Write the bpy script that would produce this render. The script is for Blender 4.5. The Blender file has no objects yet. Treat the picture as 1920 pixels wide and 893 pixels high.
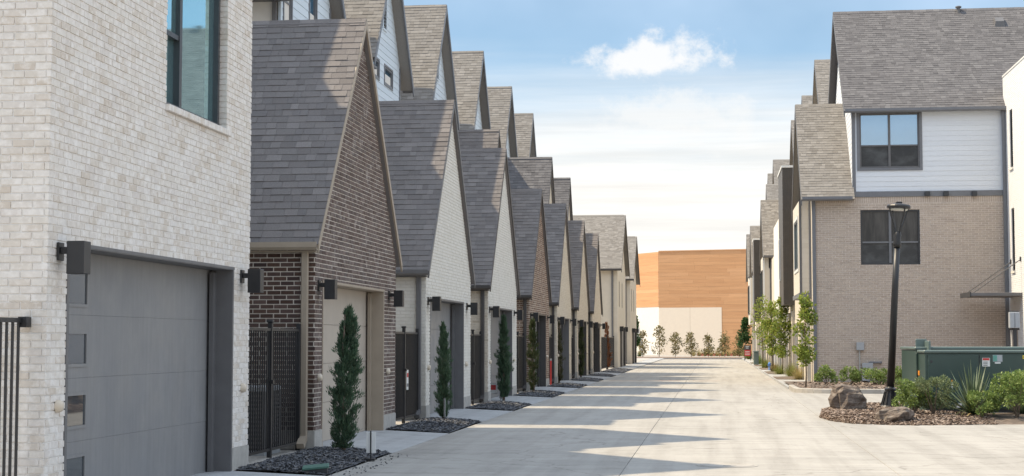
import bpy, math, random
import numpy as np
from mathutils import Vector, Matrix
random.seed(7); RNG = np.random.default_rng(7)
SC = bpy.context.scene; COL = SC.collection
R = math.radians
# ------------------------------------------------------------------ camera, sky, sun, exposure
F_PX, CX, CY, EYE = 3000.0, 960.0, 446.5, 1.55      # focal length and centre in photo pixels, eye height in metres
VX, VY = 1340.0, 640.0                               # where the alley vanishes in the photo
def _unit(v): return v / np.linalg.norm(v)
_d = _unit(np.array([VX-CX, -(VY-CY), F_PX])); _u = _unit(np.array([0, F_PX, VY-CY])); _r = np.cross(_u, _d)
ROT = np.array([_r, _d, _u])
def ray(px, py): return ROT @ np.array([px-CX, -(py-CY), F_PX])
def on_ground(px, py, z=0.0):
    r = ray(px, py); t = (z-EYE)/r[2]; return r[0]*t, r[1]*t
def on_x(px, py, X):
    r = ray(px, py); t = X/r[0]; return r[1]*t, EYE+r[2]*t          # Y, Z on the plane x = X
def on_y(px, py, Y):
    r = ray(px, py); t = Y/r[1]; return r[0]*t, EYE+r[2]*t          # X, Z on the plane y = Y
def to_px(p):
    v = ROT.T @ np.array([p[0], p[1], p[2]-EYE])
    return (CX+F_PX*v[0]/v[2], CY-F_PX*v[1]/v[2]) if v[2] > .5 else (-9e3, -9e3)

cam = bpy.data.cameras.new('camera'); camo = bpy.data.objects.new('camera', cam); COL.objects.link(camo)
cam.sensor_width = 36; cam.lens = F_PX/1920*36; cam.clip_start = .1; cam.clip_end = 3000
m = Matrix.Identity(4)
for i in range(3): m[i][0], m[i][1], m[i][2] = ROT[i][0], ROT[i][1], -ROT[i][2]
m[2][3] = EYE; camo.matrix_world = m
SC.camera = camo

SUN_TO = Vector((-1.0, .06, 1.41)).normalized()      # towards the sun
SUN_EL = math.asin(SUN_TO.z)
sun = bpy.data.lights.new('sun', 'SUN'); sun.energy = 2.25; sun.angle = R(.53); sun.color = (1, .84, .60)
suno = bpy.data.objects.new('sun', sun); COL.objects.link(suno); suno.location = (-40, 20, 60)
suno.rotation_euler = (-SUN_TO).to_track_quat('-Z', 'Y').to_euler()

W = bpy.data.worlds.new('World'); SC.world = W; W.use_nodes = True
def build_world():
    nt = W.node_tree; N = nt.nodes; L = nt.links; N.clear()
    out = N.new('ShaderNodeOutputWorld'); bg = N.new('ShaderNodeBackground'); bg.inputs['Strength'].default_value = .09
    L.new(bg.outputs[0], out.inputs[0])
    sky = N.new('ShaderNodeTexSky'); sky.sky_type = 'NISHITA'; sky.sun_disc = False
    sky.sun_elevation = SUN_EL; sky.sun_rotation = math.atan2(SUN_TO.x, SUN_TO.y)
    sky.air_density = .5; sky.dust_density = .4; sky.ozone_density = 1.2; sky.altitude = 300
    tc = N.new('ShaderNodeTexCoord'); sep = N.new('ShaderNodeSeparateXYZ'); L.new(tc.outputs['Generated'], sep.inputs[0])
    def math_(op, a, b=None, c=None, clamp=False):
        n = N.new('ShaderNodeMath'); n.operation = op; n.use_clamp = clamp
        for k, v in enumerate((a, b, c)):
            if v is None: continue
            if isinstance(v, (int, float)): n.inputs[k].default_value = v
            else: L.new(v, n.inputs[k])
        return n.outputs[0]
    def smooth(v, lo, hi, tlo=0, thi=1):
        n = N.new('ShaderNodeMapRange'); n.interpolation_type = 'SMOOTHSTEP'; L.new(v, n.inputs[0])
        for k, x in zip((1, 2, 3, 4), (lo, hi, tlo, thi)): n.inputs[k].default_value = x
        return n.outputs[0]
    def noise(scale, loc, sc, detail=6, rough=.55):
        mp = N.new('ShaderNodeMapping'); L.new(tc.outputs['Generated'], mp.inputs[0]); mp.inputs['Location'].default_value = loc; mp.inputs['Scale'].default_value = sc
        n = N.new('ShaderNodeTexNoise'); L.new(mp.outputs[0], n.inputs[0]); n.inputs['Scale'].default_value = scale; n.inputs['Detail'].default_value = detail; n.inputs['Roughness'].default_value = rough
        return n.outputs[0]
    x, y, z = sep.outputs
    streak = noise(2.2, (.3, .7, .1), (1, 1, 14), 7, .6)
    # thin high cloud that thickens towards the horizon, the same all round
    veil = smooth(math_('ADD', z, math_('MULTIPLY', math_('SUBTRACT', streak, .5), -.075)), .098, .188, .97, .0)
    high = smooth(math_('ADD', z, math_('MULTIPLY', math_('SUBTRACT', noise(1.6, (2, 1, 5), (1, 1, 1.5), 6, .6), .5), .5)), .10, .55, 0, .85)  # brighter sky above the view, added as fill light
    # one cumulus and a fainter bank below it
    def puff(px, py, wa, wz, seed, amt, base):
        d = _unit(ray(px, py)); az0 = math.atan2(d[0], d[1]); z0 = d[2]
        az = math_('ARCTAN2', x, y)
        a = math_('DIVIDE', math_('SUBTRACT', az, az0), wa); b = math_('DIVIDE', math_('SUBTRACT', z, z0), wz)
        b2 = math_('MULTIPLY', b, smooth(b, -.1, .1, base, 1))                # flatter underneath
        r = math_('SQRT', math_('ADD', math_('MULTIPLY', a, a), math_('MULTIPLY', b2, b2)))
        n1 = noise(30, seed, (1, 1, 1.2), 10, .66); n2 = noise(11, seed, (1, 1, 1), 3, .5)
        v = math_('SUBTRACT', math_('ADD', math_('MULTIPLY', math_('SUBTRACT', n1, .5), 3.0), math_('MULTIPLY', math_('SUBTRACT', n2, .5), 2.6)), r)
        return math_('MULTIPLY', smooth(v, -1.12, -.38), amt)
    c1 = puff(1195, 110, .046, .020, (5.5, 5.1, 2.2), .92, 1.8)
    c2 = puff(1230, 212, .05, .016, (1.7, 4.2, .3), .6, .8)
    def mixc(f, a, b):
        n = N.new('ShaderNodeMix'); n.data_type = 'RGBA'; L.new(f, n.inputs[0])
        for k, v in ((6, a), (7, b)):
            if isinstance(v, tuple): n.inputs[k].default_value = v
            else: L.new(v, n.inputs[k])
        return n.outputs[2]
    WHT = (4.55, 4.38, 4.15, 1)
    wh = N.new('ShaderNodeMix'); wh.data_type = 'RGBA'; L.new(smooth(noise(3.0, (5, 2, 1), (1, 1, 22), 8, .62), .35, .62), wh.inputs[0]); wh.inputs[6].default_value = (3.8, 3.68, 3.5, 1); wh.inputs[7].default_value = WHT
    tint = N.new('ShaderNodeMix'); tint.data_type = 'RGBA'; tint.blend_type = 'MULTIPLY'; tint.inputs[0].default_value = 1; L.new(sky.outputs[0], tint.inputs[6]); tint.inputs[7].default_value = (.92, .93, .75, 1)
    c = mixc(high, tint.outputs[2], (4.9, 5.6, 6.6, 1))                # bright layer overhead, out of view, added to lift the shade
    c = mixc(veil, c, wh.outputs[2])
    c = mixc(c2, c, (3.9, 3.9, 3.85, 1)); c = mixc(c1, c, (4.0, 4.0, 4.0, 1))
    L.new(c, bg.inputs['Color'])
build_world()
SC.render.engine = 'CYCLES'; SC.cycles.use_denoising = True; SC.cycles.max_bounces = 6; SC.cycles.diffuse_bounces = 4; SC.cycles.glossy_bounces = 3
SC.cycles.transparent_max_bounces = 6; SC.cycles.volume_bounces = 0; SC.cycles.sample_clamp_indirect = 6
SC.view_settings.view_transform = 'Standard'; SC.view_settings.look = 'None'; SC.view_settings.gamma = 1; SC.view_settings.use_curve_mapping = False
SC.view_settings.exposure = 1.5

# ------------------------------------------------------------------ materials
def base_mat(name):
    m = bpy.data.materials.new(name); m.use_nodes = True; nt = m.node_tree
    return m, nt, nt.nodes, nt.links, nt.nodes['Principled BSDF']
def pos_noise(N, L, scale, detail=4, rough=.55, sc=(1, 1, 1)):
    g = N.new('ShaderNodeNewGeometry'); mp = N.new('ShaderNodeMapping'); L.new(g.outputs['Position'], mp.inputs[0]); mp.inputs['Scale'].default_value = sc
    n = N.new('ShaderNodeTexNoise'); L.new(mp.outputs[0], n.inputs[0]); n.inputs['Scale'].default_value = scale; n.inputs['Detail'].default_value = detail; n.inputs['Roughness'].default_value = rough
    return n.outputs[0]
def ramp(N, L, fac, stops, interp='LINEAR'):
    r = N.new('ShaderNodeValToRGB'); e = r.color_ramp.elements; r.color_ramp.interpolation = interp
    while len(e) < len(stops): e.new(.5)
    for k, (p, c) in enumerate(stops): e[k].position = p; e[k].color = (*c, 1) if len(c) == 3 else c
    L.new(fac, r.inputs[0]); return r.outputs[0]
def mul(N, L, a, b, f=1.0):
    n = N.new('ShaderNodeMix'); n.data_type = 'RGBA'; n.blend_type = 'MULTIPLY'; n.inputs[0].default_value = f
    L.new(a, n.inputs[6]); L.new(b, n.inputs[7]); return n.outputs[2]
def mixf(N, L, f, a, b):
    n = N.new('ShaderNodeMix'); n.data_type = 'RGBA'; L.new(f, n.inputs[0])
    for k, v in ((6, a), (7, b)):
        if isinstance(v, tuple): n.inputs[k].default_value = (*v, 1)
        else: L.new(v, n.inputs[k])
    return n.outputs[2]
def bump(N, L, P, h, strength, dist=.01):
    b = N.new('ShaderNodeBump'); b.inputs['Strength'].default_value = strength; b.inputs['Distance'].default_value = dist
    L.new(h, b.inputs['Height']); L.new(b.outputs[0], P.inputs['Normal'])
MATS = {}
def plain(name, col, rough=.6, var=.12, nscale=6, metal=0, bmp=0, bscale=80, spec=.5):
    m, nt, N, L, P = base_mat(name)
    n = pos_noise(N, L, nscale, 5)
    c = ramp(N, L, n, [(.3, tuple(x*(1-var) for x in col)), (.7, tuple(min(1, x*(1+var)) for x in col))])
    L.new(c, P.inputs['Base Color']); P.inputs['Roughness'].default_value = rough; P.inputs['Metallic'].default_value = metal
    P.inputs['Specular IOR Level'].default_value = spec
    if bmp: bump(N, L, P, pos_noise(N, L, bscale, 4), bmp)
    MATS[name] = m; return m
def pieces(name, cols, rough=.9, mott=.3, nscale=25, bmp=.35, bscale=90, stain=None, sc=(1, 1, 1)):
    """bricks, shingles, boards, leaves: every piece takes its own tone"""
    m, nt, N, L, P = base_mat(name)
    g = N.new('ShaderNodeNewGeometry'); o = N.new('ShaderNodeObjectInfo')
    a = N.new('ShaderNodeMath'); a.operation = 'ADD'; L.new(g.outputs['Random Per Island'], a.inputs[0]); L.new(o.outputs['Random'], a.inputs[1])
    fr = N.new('ShaderNodeMath'); fr.operation = 'FRACT'; L.new(a.outputs[0], fr.inputs[0])
    c = ramp(N, L, fr.outputs[0], [(k/(len(cols)-1), x) for k, x in enumerate(cols)])
    n = pos_noise(N, L, nscale, 5, .6, sc)
    c = mul(N, L, c, ramp(N, L, n, [(.25, (1-mott,)*3), (.75, (1, 1, 1))]))
    if stain:
        col, lo, hi, s = stain
        f = ramp(N, L, pos_noise(N, L, s, 6, .65), [(lo, (0, 0, 0)), (hi, (1, 1, 1))])
        c = mixf(N, L, f, c, col)
    L.new(c, P.inputs['Base Color']); P.inputs['Roughness'].default_value = rough; P.inputs['Specular IOR Level'].default_value = .3
    if bmp: bump(N, L, P, pos_noise(N, L, bscale, 4), bmp, .004)
    MATS[name] = m; return m
def leafy(name, cols, rough=.55, trans=.25):
    m, nt, N, L, P = base_mat(name)
    g = N.new('ShaderNodeNewGeometry'); c = ramp(N, L, g.outputs['Random Per Island'], [(k/(len(cols)-1), x) for k, x in enumerate(cols)])
    c = mul(N, L, c, ramp(N, L, pos_noise(N, L, 3.5, 3), [(.3, (.6,)*3), (.7, (1,)*3)]))
    L.new(c, P.inputs['Base Color']); P.inputs['Roughness'].default_value = rough; P.inputs['Specular IOR Level'].default_value = .3
    t = N.new('ShaderNodeBsdfTranslucent'); L.new(c, t.inputs[0]); mx = N.new('ShaderNodeMixShader'); mx.inputs[0].default_value = trans
    L.new(P.outputs[0], mx.inputs[1]); L.new(t.outputs[0], mx.inputs[2]); L.new(mx.outputs[0], N['Material Output'].inputs[0])
    MATS[name] = m; return m
def glass(name, col, ior=1.9):
    m, nt, N, L, P = base_mat(name)
    P.inputs['Base Color'].default_value = (*col, 1); P.inputs['Roughness'].default_value = .03; P.inputs['IOR'].default_value = ior
    bump(N, L, P, pos_noise(N, L, 1.1, 1), .05, .02)
    MATS[name] = m; return m

pieces('brick_white', [(.62, .545, .465), (.70, .64, .57), (.73, .68, .62), (.755, .71, .655), (.69, .635, .585), (.765, .725, .68), (.66, .59, .515)], mott=.16, nscale=18, stain=((.78, .745, .71), .48, .70, 9))
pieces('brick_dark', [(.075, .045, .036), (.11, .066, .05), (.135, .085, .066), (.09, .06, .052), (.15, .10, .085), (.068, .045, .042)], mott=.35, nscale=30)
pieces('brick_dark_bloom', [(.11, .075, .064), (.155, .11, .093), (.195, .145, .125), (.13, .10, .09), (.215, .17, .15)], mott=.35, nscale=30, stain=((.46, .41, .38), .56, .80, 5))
pieces('brick_painted', [(.66, .63, .57), (.69, .66, .60), (.72, .69, .635), (.67, .645, .59)], mott=.10, nscale=20, bmp=.25)
pieces('brick_wing', [(.76, .77, .78), (.80, .80, .80), (.78, .785, .79)], mott=.08, nscale=20, bmp=.25)
pieces('brick_tan', [(.52, .45, .36), (.60, .53, .44), (.66, .59, .50), (.57, .51, .43), (.69, .63, .54)], mott=.2, nscale=18)
pieces('brick_mixed', [(.20, .12, .085), (.28, .18, .13), (.17, .11, .085), (.36, .25, .19), (.23, .16, .125), (.42, .33, .26)], mott=.3, nscale=25)
pieces('brick_cream', [(.58, .51, .41), (.65, .58, .48), (.62, .56, .47), (.69, .63, .53)], mott=.14, nscale=18)
pieces('brick_taupe', [(.47, .385, .32), (.54, .45, .375), (.52, .43, .36), (.58, .485, .40), (.50, .42, .355)], mott=.22, nscale=14)
plain('mortar_white', (.78, .755, .72), .95, .08, 12, bmp=.3)
plain('mortar_dark', (.68, .62, .55), .95, .1, 12, bmp=.3)
plain('mortar_painted', (.62, .59, .535), .95, .06, 12)
plain('mortar_tan', (.66, .60, .51), .95, .08, 12)
plain('mortar_taupe', (.74, .68, .63), .95, .08, 12)
pieces('shingle_grey', [(.185, .168, .162), (.218, .198, .191), (.24, .218, .209), (.20, .184, .178), (.272, .248, .238), (.19, .175, .172)], rough=.95, mott=.3, nscale=60, bmp=.6, bscale=300)
pieces('shingle_brown', [(.21, .194, .178), (.25, .233, .215), (.28, .262, .243), (.23, .214, .198), (.315, .296, .276), (.22, .205, .192)], rough=.95, mott=.3, nscale=60, bmp=.6, bscale=300)
pieces('shingle_taupe', [(.125, .121, .127), (.155, .150, .156), (.18, .174, .18), (.14, .136, .142), (.205, .199, .204), (.135, .131, .138)], rough=.95, mott=.3, nscale=60, bmp=.6, bscale=300)
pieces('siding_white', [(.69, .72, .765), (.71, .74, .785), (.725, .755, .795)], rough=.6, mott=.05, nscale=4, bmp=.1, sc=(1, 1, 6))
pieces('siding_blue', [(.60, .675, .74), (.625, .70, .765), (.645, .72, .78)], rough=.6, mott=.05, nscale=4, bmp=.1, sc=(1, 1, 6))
pieces('stucco_pale', [(.70, .67, .62), (.72, .69, .64)], rough=.9, mott=.08, nscale=3, bmp=.2)
pieces('siding_cream', [(.62, .57, .49), (.65, .60, .52), (.67, .62, .54)], rough=.7, mott=.06, nscale=4, bmp=.1)
pieces('stucco_cream', [(.60, .54, .45), (.62, .56, .47)], rough=.9, mott=.1, nscale=3, bmp=.3)
pieces('render_cream', [(.82, .70, .56), (.84, .72, .58)], rough=.9, mott=.05, nscale=3, bmp=.2)
pieces('stucco_white', [(.72, .69, .64), (.74, .71, .66)], rough=.9, mott=.08, nscale=3, bmp=.2)
pieces('wood_panel', [(.62, .325, .155), (.66, .355, .175), (.69, .375, .185), (.64, .34, .165), (.72, .40, .205)], rough=.55, mott=.22, nscale=1.6, bmp=0, sc=(.25, .25, 5))
plain('trim_tan', (.34, .28, .215), .55, .06, 5)
plain('door_tan', (.42, .365, .305), .5, .05, 3)
plain('trim_grey', (.125, .122, .125), .5, .08, 5)
plain('trim_dark', (.055, .050, .048), .5, .1, 5)
plain('trim_bluegrey', (.16, .165, .18), .5, .06, 5)
def door_mat():
    m, nt, N, L, P = base_mat('door_grey'); c = ramp(N, L, pos_noise(N, L, .9, 6, .6), [(.3, (.205, .205, .21)), (.7, (.245, .24, .238))]); c = mul(N, L, c, ramp(N, L, pos_noise(N, L, 3.5, 6, .65, (4, 4, .35)), [(.3, (.88,)*3), (.62, (1,)*3)]))
    L.new(c, P.inputs['Base Color']); L.new(ramp(N, L, pos_noise(N, L, 2.2, 5), [(.3, (.38,)*3), (.7, (.62,)*3)]), P.inputs['Roughness']); bump(N, L, P, pos_noise(N, L, 60, 3, .5, (1, 1, .15)), .12, .003); MATS['door_grey'] = m
door_mat()
plain('door_dark', (.16, .155, .155), .55, .07, 3)
plain('frame_black', (.035, .037, .042), .4, .1, 8)
plain('metal_black', (.018, .018, .020), .42, .15, 12)
plain('metal_bronze', (.075, .066, .058), .5, .1, 3)
plain('plinth', (.40, .38, .35), .95, .12, 8, bmp=.4)
plain('plastic_beige', (.58, .50, .40), .5, .06, 20)
plain('plastic_white', (.72, .72, .70), .5, .04, 10)
plain('plastic_grey', (.38, .40, .42), .5, .06, 10)
plain('galv', (.42, .44, .45), .4, .1, 20, metal=.6)
plain('paint_red', (.55, .05, .045), .5, .1, 10)
plain('paint_red_worn', (.50, .16, .13), .8, .3, 3)
plain('paint_orange', (.75, .28, .03), .5, .05, 10)
plain('paint_blue', (.05, .20, .55), .5, .05, 10)
plain('paint_yellow', (.75, .55, .05), .5, .05, 10)
plain('print_green', (.12, .34, .28), .5, .1, 30)
plain('print_dark', (.06, .06, .065), .6, .1, 30)
plain('cabinet_green', (.036, .066, .057), .38, .07, 2.5, spec=.5)
plain('cabinet_top', (.115, .155, .145), .35, .08, 2)
plain('lid_green', (.06, .14, .11), .6, .1, 10)
plain('bark', (.16, .12, .09), .95, .3, 25, bmp=.6, bscale=60)
plain('soil', (.13, .10, .08), 1, .3, 8, bmp=.8, bscale=40)
plain('soil_dark', (.085, .088, .10), 1, .3, 8, bmp=.8, bscale=40)
pieces('chip_dark', [(.075, .078, .088), (.125, .13, .145), (.17, .175, .19), (.10, .105, .12), (.25, .23, .21)], mott=.2, bmp=0)
pieces('chip_brown', [(.18, .125, .095), (.27, .20, .155), (.36, .28, .225), (.22, .16, .13), (.44, .36, .30)], mott=.2, bmp=0)
leafy('leaf_cypress', [(.068, .125, .078), (.10, .175, .10), (.135, .215, .115), (.08, .145, .094), (.165, .205, .12)])
leafy('leaf_cypress_dry', [(.08, .10, .045), (.14, .125, .06), (.06, .085, .04), (.21, .16, .09)])
leafy('leaf_cypress_olive', [(.055, .085, .034), (.09, .12, .045), (.12, .14, .052), (.065, .095, .04), (.17, .13, .06)])
leafy('leaf_dead', [(.24, .085, .035), (.30, .12, .05), (.20, .07, .03), (.34, .16, .075)])
leafy('leaf_shrub', [(.17, .25, .065), (.24, .34, .09), (.31, .40, .115), (.18, .27, .075), (.40, .46, .16)])
leafy('leaf_sage', [(.14, .19, .09), (.21, .26, .12), (.28, .32, .16), (.16, .21, .10)])
leafy('leaf_young', [(.27, .36, .06), (.38, .44, .09), (.20, .30, .055), (.50, .47, .12)], trans=.4)
leafy('leaf_deep', [(.03, .085, .025), (.05, .12, .035), (.04, .10, .03), (.07, .15, .04)], trans=.3)
leafy('leaf_magnolia', [(.20, .19, .07), (.31, .25, .10), (.15, .16, .06), (.42, .31, .14)])
leafy('leaf_yucca', [(.11, .16, .085), (.16, .21, .12), (.22, .26, .16), (.13, .18, .10)], trans=.15)
leafy('leaf_straw', [(.46, .34, .15), (.54, .43, .22), (.38, .31, .13), (.34, .35, .13)], trans=.35)
leafy('leaf_grass', [(.22, .29, .06), (.31, .36, .09), (.42, .40, .13), (.18, .25, .06)], trans=.35)
glass('glass_mirror', (.50, .80, .84), 1.8); MATS['glass_mirror'].node_tree.nodes['Principled BSDF'].inputs['Metallic'].default_value = .9
glass('glass_dark', (.015, .02, .023), 1.7)
glass('glass_pane', (.05, .06, .07), 2.1)
glass('glass_blue', (.03, .10, .17), 2.0)
glass('glass_sky', (.38, .52, .66), 1.6); MATS['glass_sky'].node_tree.nodes['Principled BSDF'].inputs['Metallic'].default_value = .75
def glass_inside(name, c0, c1, sc, spec):
    m, nt, N, L, P = base_mat(name); L.new(ramp(N, L, pos_noise(N, L, 1.0, 5, .6, sc), [(.42, c0), (.66, c1)]), P.inputs['Base Color']); P.inputs['Roughness'].default_value = .04; P.inputs['IOR'].default_value = spec; bump(N, L, P, pos_noise(N, L, 1.1, 1), .05, .02); MATS[name] = m
glass_inside('glass_curtain', (.014, .015, .017), (.06, .058, .056), (5, 5, .8), 1.5)
glass_inside('glass_screen', (.03, .033, .037), (.075, .08, .085), (2, 2, 3), 1.4)
glass('lamp_lens', (.6, .6, .55), 1.5)
def concrete(name, c0, c1, joint=.0):
    m, nt, N, L, P = base_mat(name)
    a = ramp(N, L, pos_noise(N, L, .55, 7, .65), [(.3, c0), (.7, c1)])
    b = ramp(N, L, pos_noise(N, L, 1.2, 6, .6, (.25, 3.2, 1)), [(.30, (.86, .86, .86)), (.60, (1, 1, 1))])     # broom and tyre streaks across
    d = ramp(N, L, pos_noise(N, L, 45, 3, .6), [(.25, (.90,)*3), (.7, (1,)*3)])
    e = ramp(N, L, pos_noise(N, L, 2.7, 8, .75), [(.30, (.74, .73, .72)), (.46, (1,)*3)])                        # blotches
    o = N.new('ShaderNodeObjectInfo'); t = ramp(N, L, o.outputs['Random'], [(0, (.92,)*3), (1, (1,)*3)])
    g_ = N.new('ShaderNodeNewGeometry'); wv = N.new('ShaderNodeTexVoronoi'); wv.feature = 'DISTANCE_TO_EDGE'; wv.inputs['Scale'].default_value = .16; ad = N.new('ShaderNodeVectorMath'); nn = N.new('ShaderNodeTexNoise'); nn.inputs['Scale'].default_value = .9; nn.inputs['Detail'].default_value = 6
    L.new(g_.outputs['Position'], nn.inputs[0]); L.new(g_.outputs['Position'], ad.inputs[0]); L.new(nn.outputs['Color'], ad.inputs[1]); L.new(ad.outputs[0], wv.inputs['Vector'])
    ck = ramp(N, L, wv.outputs['Distance'], [(0, (.72, .71, .70)), (.0018, (1, 1, 1))])                          # hairline cracks
    dr = ramp(N, L, pos_noise(N, L, 7.5, 3, .5), [(.22, (.60, .59, .58)), (.27, (1, 1, 1))])                      # drips
    ty = ramp(N, L, pos_noise(N, L, 1.6, 4, .6, (1.6, .07, 1)), [(.34, (.85, .845, .84)), (.56, (1, 1, 1))])     # tyre tracks along the lane
    c = a
    for k in (b, d, e, t, ck, dr, ty): c = mul(N, L, c, k)
    L.new(c, P.inputs['Base Color']); P.inputs['Roughness'].default_value = .9; P.inputs['Specular IOR Level'].default_value = .3
    bump(N, L, P, pos_noise(N, L, 120, 3), .25, .003); MATS[name] = m
concrete('concrete', (.362, .345, .318), (.425, .404, .373))
concrete('concrete_new', (.41, .415, .42), (.47, .475, .48))
concrete('concrete_kerb', (.42, .395, .36), (.50, .47, .43))
concrete('ground_far', (.36, .33, .28), (.44, .40, .34))
def rock_mat():
    m, nt, N, L, P = base_mat('rock')
    c = ramp(N, L, pos_noise(N, L, 3.0, 8, .65, (1, 1, 3.5)), [(.30, (.07, .052, .042)), (.46, (.18, .14, .115)), (.60, (.28, .235, .20)), (.74, (.44, .40, .36))])
    c = mul(N, L, c, ramp(N, L, pos_noise(N, L, 11, 6, .7), [(.3, (.5,)*3), (.6, (1,)*3)]))
    L.new(c, P.inputs['Base Color']); P.inputs['Roughness'].default_value = .95; bump(N, L, P, pos_noise(N, L, 14, 8, .7, (1, 1, 2.5)), .9, .05); MATS['rock'] = m
rock_mat()

# ------------------------------------------------------------------ mesh helpers
class MB:
    def __init__(s): s.v = []; s.f = []
    def add(s, vs, fs):
        o = len(s.v); s.v += [tuple(p) for p in vs]; s.f += [tuple(i+o for i in f) for f in fs]; return s
    def box(s, x0, x1, y0, y1, z0, z1):
        vs = [(x0,y0,z0),(x1,y0,z0),(x1,y1,z0),(x0,y1,z0),(x0,y0,z1),(x1,y0,z1),(x1,y1,z1),(x0,y1,z1)]
        return s.add(vs, [(0,3,2,1),(4,5,6,7),(0,1,5,4),(1,2,6,5),(2,3,7,6),(3,0,4,7)])
    def rbox(s, x0, x1, y0, y1, z0, z1, b):
        """box with bevelled edges"""
        b = min(b, .45*min(x1-x0, y1-y0, z1-z0)); vs = []; ix = {}
        for i, X in enumerate((x0, x1)):
            for j, Y in enumerate((y0, y1)):
                for k, Z in enumerate((z0, z1)):
                    sx, sy, sz = (1-2*i)*b, (1-2*j)*b, (1-2*k)*b
                    for a, p in enumerate(((X, Y+sy, Z+sz), (X+sx, Y, Z+sz), (X+sx, Y+sy, Z))): ix[i, j, k, a] = len(vs); vs.append(p)
        fs = []
        for t in (0, 1):
            fs.append([ix[t,j,k,0] for j, k in ((0,0),(1,0),(1,1),(0,1))][::1 if t else -1])
            fs.append([ix[i,t,k,1] for i, k in ((0,0),(1,0),(1,1),(0,1))][::-1 if t else 1])
            fs.append([ix[i,j,t,2] for i, j in ((0,0),(1,0),(1,1),(0,1))][::1 if t else -1])
        for p in (0, 1):
            for q in (0, 1):
                fs.append((ix[p,q,0,0], ix[p,q,1,0], ix[p,q,1,1], ix[p,q,0,1])); fs.append((ix[p,0,q,0], ix[p,1,q,0], ix[p,1,q,2], ix[p,0,q,2])); fs.append((ix[0,p,q,1], ix[1,p,q,1], ix[1,p,q,2], ix[0,p,q,2]))
        for i in (0, 1):
            for j in (0, 1):
                for k in (0, 1): fs.append((ix[i,j,k,0], ix[i,j,k,1], ix[i,j,k,2]))
        return s.add(vs, fs)
    def tube(s, path, radii, n=8, cap=True):
        path = [Vector(p) for p in path]; radii = radii if isinstance(radii, (list, tuple)) else [radii]*len(path)
        vs = []; fs = []; ref = None
        for i, p in enumerate(path):
            t = (path[min(i+1, len(path)-1)] - path[max(i-1, 0)]).normalized()
            a = t.orthogonal().normalized() if ref is None else (ref - t*ref.dot(t)).normalized()
            ref = a; b = t.cross(a)
            for k in range(n):
                w = 2*math.pi*k/n; vs.append(p + (a*math.cos(w)+b*math.sin(w))*radii[i])
        for i in range(len(path)-1):
            for k in range(n): fs.append((i*n+k, i*n+(k+1) % n, (i+1)*n+(k+1) % n, (i+1)*n+k))
        if cap: fs += [tuple(range(n-1, -1, -1)), tuple((len(path)-1)*n+k for k in range(n))]
        return s.add(vs, fs)
    def lathe(s, prof, c=(0, 0), n=20):
        vs = []; fs = []
        for r, z in prof:
            for k in range(n): w = 2*math.pi*k/n; vs.append((c[0]+r*math.cos(w), c[1]+r*math.sin(w), z))
        for i in range(len(prof)-1):
            for k in range(n): fs.append((i*n+k, i*n+(k+1) % n, (i+1)*n+(k+1) % n, (i+1)*n+k))
        fs += [tuple(range(n-1, -1, -1)), tuple((len(prof)-1)*n+k for k in range(n))]
        return s.add(vs, fs)
    def prism(s, fr, poly, n0, n1):
        """polygon in a frame's (u, v), from depth n0 to n1 (numbers or functions of v)"""
        g0 = n0 if callable(n0) else (lambda v: n0); g1 = n1 if callable(n1) else (lambda v: n1); k = len(poly)
        vs = [fr.p(u, v, g1(v)) for u, v in poly] + [fr.p(u, v, g0(v)) for u, v in poly]
        fs = [tuple(range(k)), tuple(range(2*k-1, k-1, -1))] + [(i, i+k, (i+1) % k+k, (i+1) % k) for i in range(k)]
        return s.add(vs, fs)
    def mesh(s, name, mat, smooth=False):
        me = bpy.data.meshes.new(name); me.from_pydata(s.v, [], s.f); me.materials.append(MATS[mat])
        if smooth: me.polygons.foreach_set('use_smooth', [True]*len(me.polygons))
        me.update(); return me
class Frame:
    """a plane with an outward normal: world = O + u*U + v*V + n*N"""
    def __init__(s, O, U, V):
        s.O, s.U, s.V = Vector(O), Vector(U).normalized(), Vector(V).normalized(); s.N = s.U.cross(s.V).normalized()
    def p(s, u, v, n=0): return s.O + s.U*u + s.V*v + s.N*n
    def mat(s, u, v, n, su, sv, sn):
        o = s.p(u, v, n); M = Matrix.Identity(4)
        for i in range(3): M[i][0], M[i][1], M[i][2], M[i][3] = s.U[i]*su, s.V[i]*sv, s.N[i]*sn, o[i]
        return M
def face_alley_l(X, Y, z=0): return Frame((X, Y, z), (0, 1, 0), (0, 0, 1))        # left row, looks towards +x
def face_alley_r(X, Y, z=0): return Frame((X, Y, z), (0, -1, 0), (0, 0, 1))       # right row, looks towards -x
def face_cam(X, Y, z=0): return Frame((X, Y, z), (1, 0, 0), (0, 0, 1))            # looks back towards the camera

def obj(name, me, parent=None, loc=None):
    o = bpy.data.objects.new(name, me); COL.objects.link(o)
    if parent: o.parent = parent
    if loc is not None: o.location = loc
    return o
def thing(name, label, cat, group=None, loc=(0, 0, 0)):
    o = obj(name, None); o.empty_display_size = .2; o.location = loc
    o['label'] = label; o['category'] = cat
    if group: o['group'] = group
    return o
def tag(o, label, cat, group=None):
    o['label'] = label; o['category'] = cat
    if group: o['group'] = group
    return o
def struct(o): o['kind'] = 'structure'; return o
def stuff(o): o['kind'] = 'stuff'; return o
def part(name, mb, mat, parent, smooth=False):
    """a part given in world coordinates; all things stand at the world origin unless copied"""
    return obj(name, mb.mesh(name, mat, smooth), parent)
def boxp(name, b, mat, parent, bev=0):
    mb = MB(); mb.rbox(*b, bev) if bev else mb.box(*b); return part(name, mb, mat, parent)
def copy_tree(o, parent=None):
    c = o.copy(); COL.objects.link(c); c.parent = parent
    for ch in list(o.children): copy_tree(ch, c)
    return c

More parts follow.
